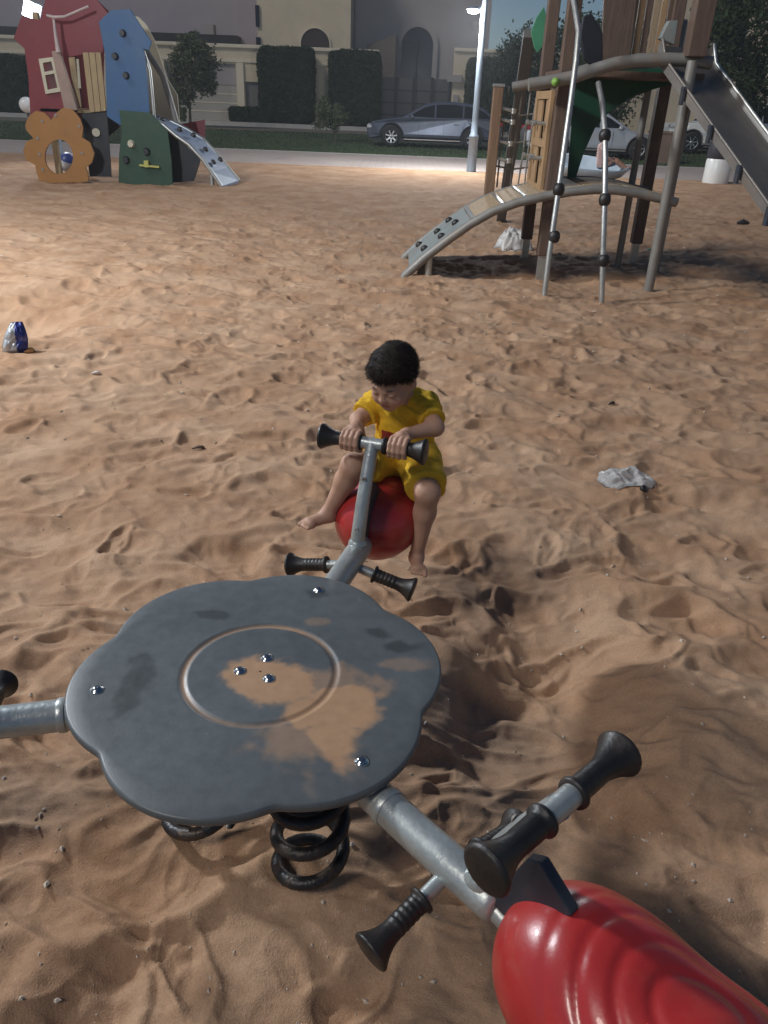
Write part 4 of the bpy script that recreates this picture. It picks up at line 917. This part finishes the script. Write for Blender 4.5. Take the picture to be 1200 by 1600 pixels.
rbox('wall', -26, gx0, WY, WY+.3, VG-.3, TOP, WALLM, vw); rbox('wall', gx0, gx1, WY, WY+.3, gz1, TOP, WALLM, vw); rbox('wall', gx1, sx0, WY, WY+.3, VG-.3, TOP, WALLM, vw); rbox('wall', sx0, sx1, WY, WY+.3, sz1, TOP, WALLM, vw); rbox('wall', sx1, G0, WY, WY+.3, VG-.3, TOP, WALLM, vw)
rbox('coping', -26, G0, WY-.10, WY+.4, TOP, TOP+.16, WALLT, vw, .02); rbox('moulding', -26, G0, WY-.05, WY-.001, TOP-.62, TOP-.50, WALLT, vw)
rbox('pier', gx1+.05, gx1+.40, WY-.09, WY-.002, VG, TOP-.64, WALLT, vw); rbox('pier', gx0-.40, gx0-.05, WY-.09, WY-.002, VG, TOP-.64, WALLT, vw)
gd = rbox('garage_door', gx0, gx1, WY+.12, WY+.2, VG-.05, gz1-.95, DOORM, vw); rbox('garage_transom', gx0, gx1, WY+.10, WY+.2, gz1-.94, gz1, GREYR, vw)
for i in range(1, 4):
    z = VG+(gz1-.95-VG)*i/4; rbox('door_rib', gx0, gx1, WY+.105, WY+.119, z-.02, z+.02, WALLT, gd)
rbox('side_door', sx0, sx1, WY+.10, WY+.18, VG-.05, sz1, mat('grey_door', (.16, .15, .14), .6), vw)
gt = thing('metal_gate', 'dark grey sheet metal gate with black posts behind the parked crossover', 'gate', ((G0+G1)/2, WY, VG)); npn = 4
for i in range(npn):
    a_, c_ = G0+(G1-G0)*i/npn, G0+(G1-G0)*(i+1)/npn; pnl = rbox('gate_sheet', a_+.06, c_-.06, WY+.08, WY+.14, VG+.03, gt1, DARKM, gt)
    for k in range(1, 4): z = VG+(gt1-VG)*k/4; rbox('rib', a_+.06, c_-.06, WY+.06, WY+.078, z-.03, z+.03, BLKM, pnl)
for i in range(npn+1): xx_ = G0+(G1-G0)*i/npn; rbox('gate_post', xx_-.08, xx_+.08, WY-.02, WY+.20, VG-.1, gt1+.06, BLKM, gt)
vr = thing('garden_wall', 'cream garden wall running right of the metal gate', 'wall', (12, WY, VG)); TR = 3.85
rbox('wall', G1+.10, 30, WY, WY+.3, VG-.3, TR, WALLM, vr); rbox('coping', G1+.10, 30, WY-.10, WY+.4, TR, TR+.16, WALLT, vr, .02)
for (a_, c_, e, f) in ((699, 117, 722, 128), (708, 148, 716, 160)):
    x0, x1, z0, z1 = rectpx(a_, c_, e, f, WY-.2); rbox('utility_box', x0, x1, WY-.22, WY-.002, z0, z1, GREYR, vr)
def arch_pts(x0, x1, z0, z1, y, n=16, ratio=None):
    r = (x1-x0)/2 if ratio is None else ratio; zc = z1-r; P = [(x0, y, z0), (x1, y, z0)]
    for i in range(n+1): A = pi*i/n; P.append(((x0+x1)/2+(x1-x0)/2*cos(A), y, zc+r*sin(A)))
    return P
hm = thing('villa', 'cream villa block with low arched window above the garden wall', 'building', (-5.3, 51, VG)); hx0, hx1 = ony(402, 30, 49)[0], ony(548, 30, 49)[0]
rbox('wall', hx0, hx1, 49, 57, VG, 9.5, WALLM, hm); rbox('roof_parapet', hx0-.1, hx1+.1, 48.85, 57.2, 9.5, 9.9, WALLT, hm)
x0, x1, z0, z1 = rectpx(470, 44, 515, 75, 48.95); b = MB(); b.prism(arch_pts(x0, x1, z0-.3, z1, 48.95, 18, .75), (0, .10, 0)); wdw = b.build('window', mat('brown_glass', (.05, .035, .03), .4, spec=.15), hm)
op = arch_pts(x0, x1, z0-.3, z1, 48.90, 18, .75); cc_ = np.mean(np.array(op), 0); b = MB(); b.ring_prism([cc_+(np.array(p_)-cc_)*np.array([1.10, 1, 1.12]) for p_ in op], op, (0, .12, 0)); b.build('window_frame', WALLT, wdw)
for (a_, c_, e, f) in ((399, 8, 405, 42), (400, 58, 407, 72)):
    x0, x1, z0, z1 = rectpx(a_, c_, e, f, 48.9); rbox('narrow_window', x0, x1, 48.9, 48.998, z0, z1, DARKG, hm)
hl = thing('left_villa', 'mauve-grey upper storey with dark parapet left of the cream villa', 'building', (-16, 56, VG)); rbox('wall', -34, hx0+.3, 55, 63, VG, 10.5, PURP, hl)
x0, x1, z0, z1 = rectpx(60, 50, 372, 71, 54); rbox('dark_parapet', -30, x1, 53.6, 54.98, VG, z1, BLKM, hl); x0, x1, z0, z1 = rectpx(320, 38, 334, 60, 53.8); rbox('roof_box', x0, x1, 53.7, 54.5, z0-.3, z1, GREYR, hl)
hr = thing('grey_villa', 'dim grey villa with tall dark arched window above the gate', 'building', (1, 56, VG)); rx1 = ony(766, 40, 52)[0]; rbox('wall', hx1+.05, rx1, 52, 60, VG, 9.8, GREYR, hr)
x0, x1, z0, z1 = rectpx(627, 42, 676, 130, 51.9); b = MB(); b.prism(arch_pts(x0, x1, z0-1.5, z1, 51.9, 18), (0, .099, 0)); wdw = b.build('window', DARKG, hr)
op = arch_pts(x0, x1, z0-1.5, z1, 51.84, 18); oq = arch_pts(x0-.28, x1+.28, z0-1.5, z1+.28, 51.84, 18); b = MB(); b.ring_prism(oq, op, (0, .15, 0)); b.build('window_surround', GREYR, wdw)
rbox('window_mullion', (x0+x1)/2-.04, (x0+x1)/2+.04, 51.86, 51.899, z0-1.4, z1-.1, BLKM, wdw); rbox('window_transom', x0+.02, x1-.02, 51.855, 51.898, z1-(x1-x0)/2-.04, z1-(x1-x0)/2+.04, BLKM, wdw)
x0, x1, z0, z1 = rectpx(590, 52, 618, 122, 50); b = MB(); b.prism([(x0-.6, 50, z1-.6), (x1, 50, z1), (x1, 50, z0-2), (x0-.6, 50, z0-2)], (0, 1.9, 0)); b.build('porch', mat('brown_porch', (.15, .125, .105), .8), hr)
hq = thing('far_villa', 'pale villa seen behind the climbing frame posts', 'building', (14, 56, VG)); ax0 = ony(975, 100, 54)[0]; rbox('wall', ax0, ax0+16, 54, 62, VG, 8.6, WALLM, hq); rbox('roof_parapet', ax0-.1, ax0+16.1, 53.85, 62.2, 8.6, 9.0, WALLT, hq)
for i in range(4):
    wx = ax0+2+i*3.6; w_ = rbox('window', wx, wx+1.3, 53.9, 53.998, 4.6, 6.4, DARKG, hq); rbox('window_sill', wx-.1, wx+1.4, 53.8, 53.999, 4.48, 4.59, WALLT, w_)

# ------------------------------------------------------------------ plants
LEAF = mat('dark_leaf', (.022, .040, .018), .75, 0, .4, 3, col2=(.045, .066, .03), spec=.15); LEAF2 = mat('olive_leaf', (.07, .085, .045), .7, 0, .3, 3, col2=(.12, .135, .075), spec=.15); BARK = mat('bark', (.10, .075, .055), .9, 0, .3, 8, .4, 30)
def leaves(name, pts, size, m, parent, seed=0):
    R_ = np.random.default_rng(seed); n = len(pts); a1 = R_.normal(size=(n, 3)); a1 /= np.linalg.norm(a1, axis=1)[:, None]; a2 = np.cross(a1, R_.normal(size=(n, 3))); a2 /= np.linalg.norm(a2, axis=1)[:, None]
    s = (size*R_.uniform(.6, 1.4, n))[:, None]; V = np.stack([pts-a1*s, pts+a2*s*.45, pts+a1*s, pts-a2*s*.45], 1).reshape(-1, 3)
    return mkobj(name, npmesh(name, V, np.arange(4*n).reshape(-1, 4), False), m, parent)
def hedge(px0, py0, px1, py1, Y, dep, label, n=16000, m=LEAF, rnd=.25):
    x0, x1, z0, z1 = rectpx(px0, py0, px1, py1, Y); z0 = VG if Y > 43.3 else .1; t = thing('hedge', label, 'hedge', ((x0+x1)/2, Y+dep/2, z0), 'clipped shrubs along the villa wall')
    R_ = np.random.default_rng(int(px0)+205); b = MB(); b.box(((x0+x1)/2, Y+dep/2, (z0+z1)/2), ((x1-x0)*.86, dep*.8, (z1-z0)*.94)); b.build('inner_branches', mat('hedge_core', (.012, .018, .009), .9), t)
    q = R_.uniform(-1, 1, (n, 3)); ax = R_.integers(0, 3, n); q[np.arange(n), ax] = np.sign(q[np.arange(n), ax])*R_.uniform(.82, 1.02, n)
    L4 = (np.abs(q)**7).sum(1)**(1/7); q = np.where((L4 > 1)[:, None], q/L4[:, None], q); bump = 1+.05*fbm(q[:, 0]*2+px0, q[:, 2]*2+q[:, 1], 3, 3)
    P = np.stack([(x0+x1)/2+q[:, 0]*bump*(x1-x0)/2, Y+dep/2+q[:, 1]*bump*dep/2, np.maximum((z0+z1)/2+q[:, 2]*bump*(z1-z0)/2, z0)], 1)
    leaves("foliage", P, .075, m, t, int(px0)+200); b = MB(); b.tube([((x0+x1)/2, Y+dep/2, z0-.1), ((x0+x1)/2, Y+dep/2, z0+.6)], .1, 8); b.build('trunk', BARK, t)
hedge(402, 72, 490, 199, 43.6, 1.2, 'tall clipped dark hedge block, left of the two beside the gate'); hedge(512, 78, 594, 206, 43.6, 1.2, 'tall clipped dark hedge block nearest the gate, behind the sapling'); hedge(357, 168, 424, 202, 43.5, 1.0, 'low rounded dark bush at the foot of the tall hedge', 6000)
hedge(728, 90, 800, 200, 43.6, 1.2, 'tall dark hedge block right of the lamp post'); hedge(-60, 84, 40, 186, 43.6, 1.4, 'dark hedge block left of the red playhouse panel')
def tree(label, bx, by, h, crowns, nl, ls, m, rtr=.08, seed=1, z0=0., lean=0.):
    t = thing('tree', label, 'tree', (bx, by, z0)); R_ = np.random.default_rng(seed); top = np.array([bx+lean, by, z0+h*.75]); b = MB(); base_ = np.array([bx, by, z0-.1])
    b.tube([base_, base_*.6+top*.4+np.array([.05, 0, 0]), top], [rtr, rtr*.7, rtr*.3], 8)
    P = []
    for (c_, r_) in crowns:
        c_ = np.array(c_); b.tube([base_*.55+top*.45, (base_*.3+top*.7)*.4+c_*.6+np.array([0, 0, -.1]), c_], [rtr*.5, rtr*.3, rtr*.1], 6)
        k = int(nl*np.prod(r_)**(2/3)/sum(np.prod(q_)**(2/3) for _, q_ in crowns)); cl_ = R_.normal(size=(max(8, k//60), 3)); cl_ /= np.linalg.norm(cl_, axis=1)[:, None]; cl_ *= R_.uniform(.35, 1, (len(cl_), 1))**.5
        ci = R_.integers(0, len(cl_), k); P.append(c_+(cl_[ci]+R_.normal(0, .17, (k, 3)))*np.array(r_))
    b.build('trunk', BARK, t); leaves('crown', np.concatenate(P), ls, m, t, seed); return t
def at(x, y, Y): return tuple(ony(x, y, Y))
q = at(297, 190, 40); tree('slender grey-green street tree in front of the garage door', q[0], 40, 4.6, [((*at(305, 95, 40),), (.95, .9, .75)), ((*at(290, 130, 40),), (.8, .8, .75)), ((*at(318, 125, 40),), (.6, .6, .6)), ((*at(298, 68, 40),), (.6, .6, .4)), ((*at(285, 165, 40),), (.3, .3, .5))], 9000, .085, LEAF2, .07, 3, .15)
q = onz(516, 226, .06); tree('thin young sapling on the grass strip left of the crossover', q[0], 33, 1.75, [((*at(516, 168, 33),), (.55, .5, .4)), ((*at(514, 192, 33),), (.5, .5, .4)), ((*at(528, 180, 33),), (.4, .4, .35)), ((*at(505, 175, 33),), (.3, .3, .4))], 2600, .055, LEAF2, .035, 5, .07)
tree('large leafy tree at the top right corner behind the slide', 15.5, 31, 7.5, [((*at(1185, 60, 31),), (1.9, 1.7, 1.6)), ((*at(1160, 115, 31),), (1.0, 1.0, .9)), ((*at(1200, 150, 31),), (1.0, 1.0, .8)), ((*at(1215, -20, 31),), (2.4, 2, 1.7)), ((*at(1125, 30, 31),), (.7, .7, .8))], 15000, .09, LEAF, .16, 7, .05)
tree('dark dense tree behind the left side of the climbing frame', 5.6, 40, 5.5, [((*at(800, 120, 40),), (.9, 1, 1.6)), ((*at(815, 165, 40),), (.9, 1, 1.1)), ((*at(830, 100, 40),), (1.0, 1, 1.4)), ((*at(790, 175, 40),), (.8, .8, .7))], 11000, .09, LEAF, .12, 9, .15)
tree('dark tree behind the green panel of the climbing frame', 9.0, 40, 6, [((*at(935, 150, 40),), (1.7, 1.4, 1.4)), ((*at(900, 90, 40),), (1.5, 1.3, 1.6)), ((*at(965, 90, 40),), (1.2, 1.2, 1.4))], 11000, .1, LEAF, .14, 10, .15)

# ------------------------------------------------------------------ parked cars and the things by them
TYRE = mat('tyre', (.014, .014, .014), .8, 0, .2, 10); RIM = mat('alloy_rim', (.48, .48, .48), .3, .9, .05, 10); CARGLASS = mat('car_glass', (.008, .009, .010), .12, 0, .1, 3, spec=.22); LIGHTG = mat('lamp_lens', (.55, .56, .58), .12, .3, .05, 10, coat=.5); TRIM = mat('black_trim', (.018, .018, .02), .5); CHR = mat('chrome_trim', (.65, .65, .65), .12, 1)
def car(label, cx, cy, zg, L, body, roofl, wheels, wr, W, paint, face=-1, group='cars parked by the grass strip'):
    """body and glass outlines in (x from nose, z); face -1: nose to picture left"""
    t = thing('parked_car', label, 'car', (cx, cy, zg), group)
    def X(x): return cx + (x-L/2)*(-face)
    def ext(poly, wfun, name, m, bev=.03, parent=t):
        n = len(poly); P = [(X(x), cy-wfun(x, z), zg+z) for x, z in poly]+[(X(x), cy+wfun(x, z), zg+z) for x, z in poly]
        b = MB(); b.add(P, [tuple(range(n)), tuple(reversed(range(n, 2*n)))]+[(i, i+n, (i+1) % n+n, (i+1) % n) for i in range(n)], False); return b.build(name, m, parent, bev, 3)
    poly = [body[0]]
    low = []
    for wx in wheels:
        low.append([(wx+(wr+.07)*cos(A), wr+(wr+.07)*sin(A)) for A in np.linspace(pi*1.02, -.02*pi, 13)])
    full = [(.12, .24)] + low[0] + low[1] + [(L-.12, .26)] + list(reversed(body))
    def wf(x, z):
        w = W/2*(1-.10*max(0, (z-.75)/.5)) ; e = min(x, L-x); return w*(1-.16*max(0, 1-e/.55)**2)-.03*max(0, .45-z)
    bd = ext(full, wf, 'body', paint, .045)
    def gw(x, z): return W/2*(.93-.24*max(0, (z-.85)/.6))
    ext(roofl, gw, 'cabin', paint, .05)
    zmin = min(z for _, z in roofl); zmax = max(z for _, z in roofl); c_ = (sum(x for x, _ in roofl)/len(roofl), (zmin+zmax)/2)
    # side windows, split by pillars
    xs = [x for x, z in roofl]; x0, x1 = min(xs), max(xs)
    def ztop(x):
        up = [p_ for p_ in roofl if p_[1] > zmin+.02 or p_[0] in (x0, x1)]; up = sorted(up); return float(np.interp(x, [p_[0] for p_ in up], [p_[1] for p_ in up]))
    spl = np.linspace(x0+.22, x1-.22, 4)
    for i in range(3):
        a_, e_ = spl[i]+.03, spl[i+1]-.03; pts_ = [(a_, zmin+.05), (e_, zmin+.05)] + [(x, max(zmin+.06, ztop(x)-.09)) for x in np.linspace(e_, a_, 6)]
        for s in (-1, 1):
            b = MB(); b.prism([(X(x), cy+s*(gw(x, z)+.008), zg+z) for x, z in pts_], (0, -s*.02, 0)); b.build('window', CARGLASS, t)
    # windscreen and rear glass
    fr_ = sorted([p_ for p_ in roofl], key=lambda p_: p_[0]); 
    def quad(pa, pb, name):
        (xa, za), (xb, zb) = pa, pb; d_ = np.array([X(xb)-X(xa), 0, zb-za]); nv = np.array([-d_[2], 0, d_[0]]); nv /= np.linalg.norm(nv); nv = nv if nv[2] > 0 else -nv
        q0, q1 = np.array([X(xa), cy, zg+za])+d_*.08+nv*.006, np.array([X(xa), cy, zg+za])+d_*.92+nv*.006; w0, w1 = gw(xa, za)-.09, gw(xb, zb)-.09
        b = MB(); b.prism([q0-(0, w0, 0), q0+(0, w0, 0), q1+(0, w1, 0), q1-(0, w1, 0)], -nv*.012); b.build(name, CARGLASS, t)
    top_ = [p_ for p_ in roofl if p_[1] > zmin+.02]; top_ = sorted(top_)
    quad((x0, zmin), top_[0], 'windscreen'); quad((x1, zmin), top_[-1], 'rear_window')
    for wx in wheels:
        for s in (-1, 1):
            yw = cy+s*(W/2-.11); b = MB(); b.lathe([(wr*.62, -.10), (wr*.93, -.11), (wr, -.07), (wr, .07), (wr*.93, .11), (wr*.62, .10)], (X(wx), yw, zg+wr), (0, s, 0), 26, True, False); wh = b.build('wheel', TYRE, t)
            b = MB(); b.lathe([(wr*.66, .07), (wr*.66, .095), (wr*.60, .098), (wr*.58, .06)], (X(wx), yw, zg+wr), (0, s, 0), 26, True, False); b.lathe([(0, .09), (wr*.16, .088), (wr*.18, .05)], (X(wx), yw, zg+wr), (0, s, 0), 14)
            for k in range(7):
                A = 2*pi*k/7+.2; b.beam((X(wx)+wr*.12*cos(A), yw+s*.07, zg+wr+wr*.12*sin(A)), (X(wx)+wr*.62*cos(A), yw+s*.08, zg+wr+wr*.62*sin(A)), .045, .03, (0, 1, 0))
            b.build('rim', RIM, wh)
            b = MB(); b.lathe([(0, -.09), (wr*.6, -.09), (wr*.6, .03), (0, .03)], (X(wx), yw, zg+wr), (0, s, 0), 18); b.build('brake_disc', TRIM, wh)
        b = MB(); b.box((X(wx), cy, zg+wr+.12), (wr*2+.1, W-.5, wr*1.5)); b.build('wheel_well', TRIM, t)
    zb_ = float(np.interp(.15, [p_[0] for p_ in body], [p_[1] for p_ in body]))
    for s in (-1, 1):
        b = MB(); b.box((X(.16), cy+s*(W/2-.26), zg+zb_-.09), (.26, .34, .12)); b.build('headlight', LIGHTG, t, .03); b = MB(); b.box((X(L-.12), cy+s*(W/2-.26), zg+.86), (.22, .34, .13)); b.build('tail_light', mat('tail_lens', (.22, .01, .01), .2), t, .03)
        b = MB(); b.box((X(x0+.40), cy+s*(W/2+.03), zg+zmin+.07), (.12, .17, .12)); b.build('mirror', paint, t, .03)
        for hx in (L*.47, L*.66):
            b = MB(); b.box((X(hx), cy+s*(wf(hx, .82)+.012), zg+.80), (.20, .03, .03)); b.build('door_handle', CHR, t, .008)
        b = MB(); b.box((X((wheels[0]+wheels[1])/2), cy+s*(W/2-.012), zg+.27), (wheels[1]-wheels[0]-2*wr-.2, .03, .045)); b.build('sill_strip', CHR, t, .008)
        for hx in (L*.385, L*.565, L*.735):
            b = MB(); b.box((X(hx), cy+s*(wf(hx, .6)-.002), zg+.60), (.010, .008, .52)); b.build('door_seam', TRIM, t)
    b = MB(); b.box((X(.07), cy, zg+.50), (.10, W*.56, .22)); b.build('grille', TRIM, t, .02); b = MB(); b.box((X(L/2), cy, zg+.22), (L*.9, W*.8, .12)); b.build('underbody', TRIM, t)
    return t
SILV = mat('silver_blue_paint', (.075, .085, .112), .3, .45, .05, 3, coat=.8, dirt=.06); SILV2 = mat('light_grey_paint', (.40, .41, .43), .3, .4, .05, 3, coat=.8); WHT = mat('white_paint', (.70, .70, .68), .3, 0, .04, 3, coat=.7)
body1 = [(.02, .42), (.06, .66), (.22, .80), (.7, .90), (1.35, .985), (2.4, 1.0), (3.6, 1.02), (4.5, 1.03), (4.82, .98), (4.92, .80), (4.90, .45)]
roof1 = [(1.25, .95), (2.12, 1.42), (2.5, 1.50), (3.1, 1.525), (3.7, 1.48), (4.2, 1.36), (4.72, .97)]
c0_ = ony(572, 220, 31.3)[0]
car('silver-blue crossover parked on the grass behind the lamp post', c0_+2.47, 31.9, .055, 4.94, body1, roof1, (.92, 3.86), .345, 1.86, SILV, -1)
body2 = [(.02, .40), (.06, .60), (.25, .72), (.8, .83), (1.45, .92), (2.6, .95), (3.6, .97), (4.4, .98), (4.66, .90), (4.72, .70), (4.7, .42)]
roof2 = [(1.2, .90), (2.0, 1.36), (2.5, 1.45), (3.0, 1.44), (3.5, 1.32), (4.15, .94)]
c1_ = ony(1032, 240, 29.3)[0]
car('light grey saloon car seen through the climbing frame', c1_-2.36, 29.8, .04, 4.72, body2, roof2, (.88, 3.62), .33, 1.8, SILV2, 1)
body3 = [(.02, .50), (.05, .95), (.15, 1.05), (.8, 1.10), (1.45, 1.15), (2.6, 1.17), (4.0, 1.18), (4.9, 1.18), (5.0, 1.0), (5.0, .5)]
roof3 = [(1.35, 1.12), (1.9, 1.72), (2.3, 1.82), (3.5, 1.84), (4.6, 1.80), (4.9, 1.14)]
c2_ = ony(1040, 220, 34.6)[0]
car('white off-road car partly hidden behind the slide', c2_+2.5, 35.2, .09, 5.02, body3, roof3, (.95, 3.9), .40, 1.9, WHT, -1)
q = onz(1045, 259, 0.0); bx = thing('crate', 'brown box standing on the pavement between the grey and white cars', 'box', (q[0], 27.9, .01)); BRN = mat('brown_box', (.16, .105, .075), .8, 0, .15, 4)
x0, x1, z0, z1 = rectpx(1022, 207, 1066, 259, 27.9); rbox('side_panels', x0, x1, 27.9, 28.8, 0.0, z1-.04, BRN, bx, .01); rbox('lid', x0-.03, x1+.03, 27.87, 28.83, z1-.039, z1+.02, BRN, bx, .01)
q = onz(1125, 289, 0); bn = thing('litter_bin', 'white litter bin with dark bag top beside the slide', 'litter bin', (q[0], q[1]+.3, 0))
x0, x1, z0, z1 = rectpx(1106, 265, 1146, 290, q[1]); rr_ = (x1-x0)/2; cx_ = (x0+x1)/2
b = MB(); b.lathe([(rr_*.92, -.1), (rr_, .05), (rr_, .52), (rr_*.95, .56)], (cx_, q[1]+.3, 0), n=22); b.build('drum', WHT, bn); b = MB(); b.lathe([(rr_*.93, .565), (rr_*1.05, .62), (rr_*.98, .9), (rr_*.88, 1.15), (rr_*.6, 1.22), (0, 1.23)], (cx_, q[1]+.3, 0), n=20); b.build('bag_top', mat('dark_bag', (.03, .03, .04), .45, bump=.5, bscale=12), bn)
# ------------------------------------------------------------------ thin haze added to lift the dark tones, lit by the lamps
hzm = bpy.data.materials.new('thin_haze'); hzm.use_nodes = True; _N = hzm.node_tree.nodes; _N.remove(_N['Principled BSDF'])
pv = _N.new('ShaderNodeVolumePrincipled'); pv.inputs['Color'].default_value = (.88, .90, .95, 1); pv.inputs['Density'].default_value = .0016; pv.inputs['Anisotropy'].default_value = .2
hzm.node_tree.links.new(pv.outputs[0], _N['Material Output'].inputs['Volume'])
b = MB(); b.box((0, 30, 5.2), (170, 90, 13.6)); hz = b.build('haze', hzm); hz['kind'] = 'stuff'
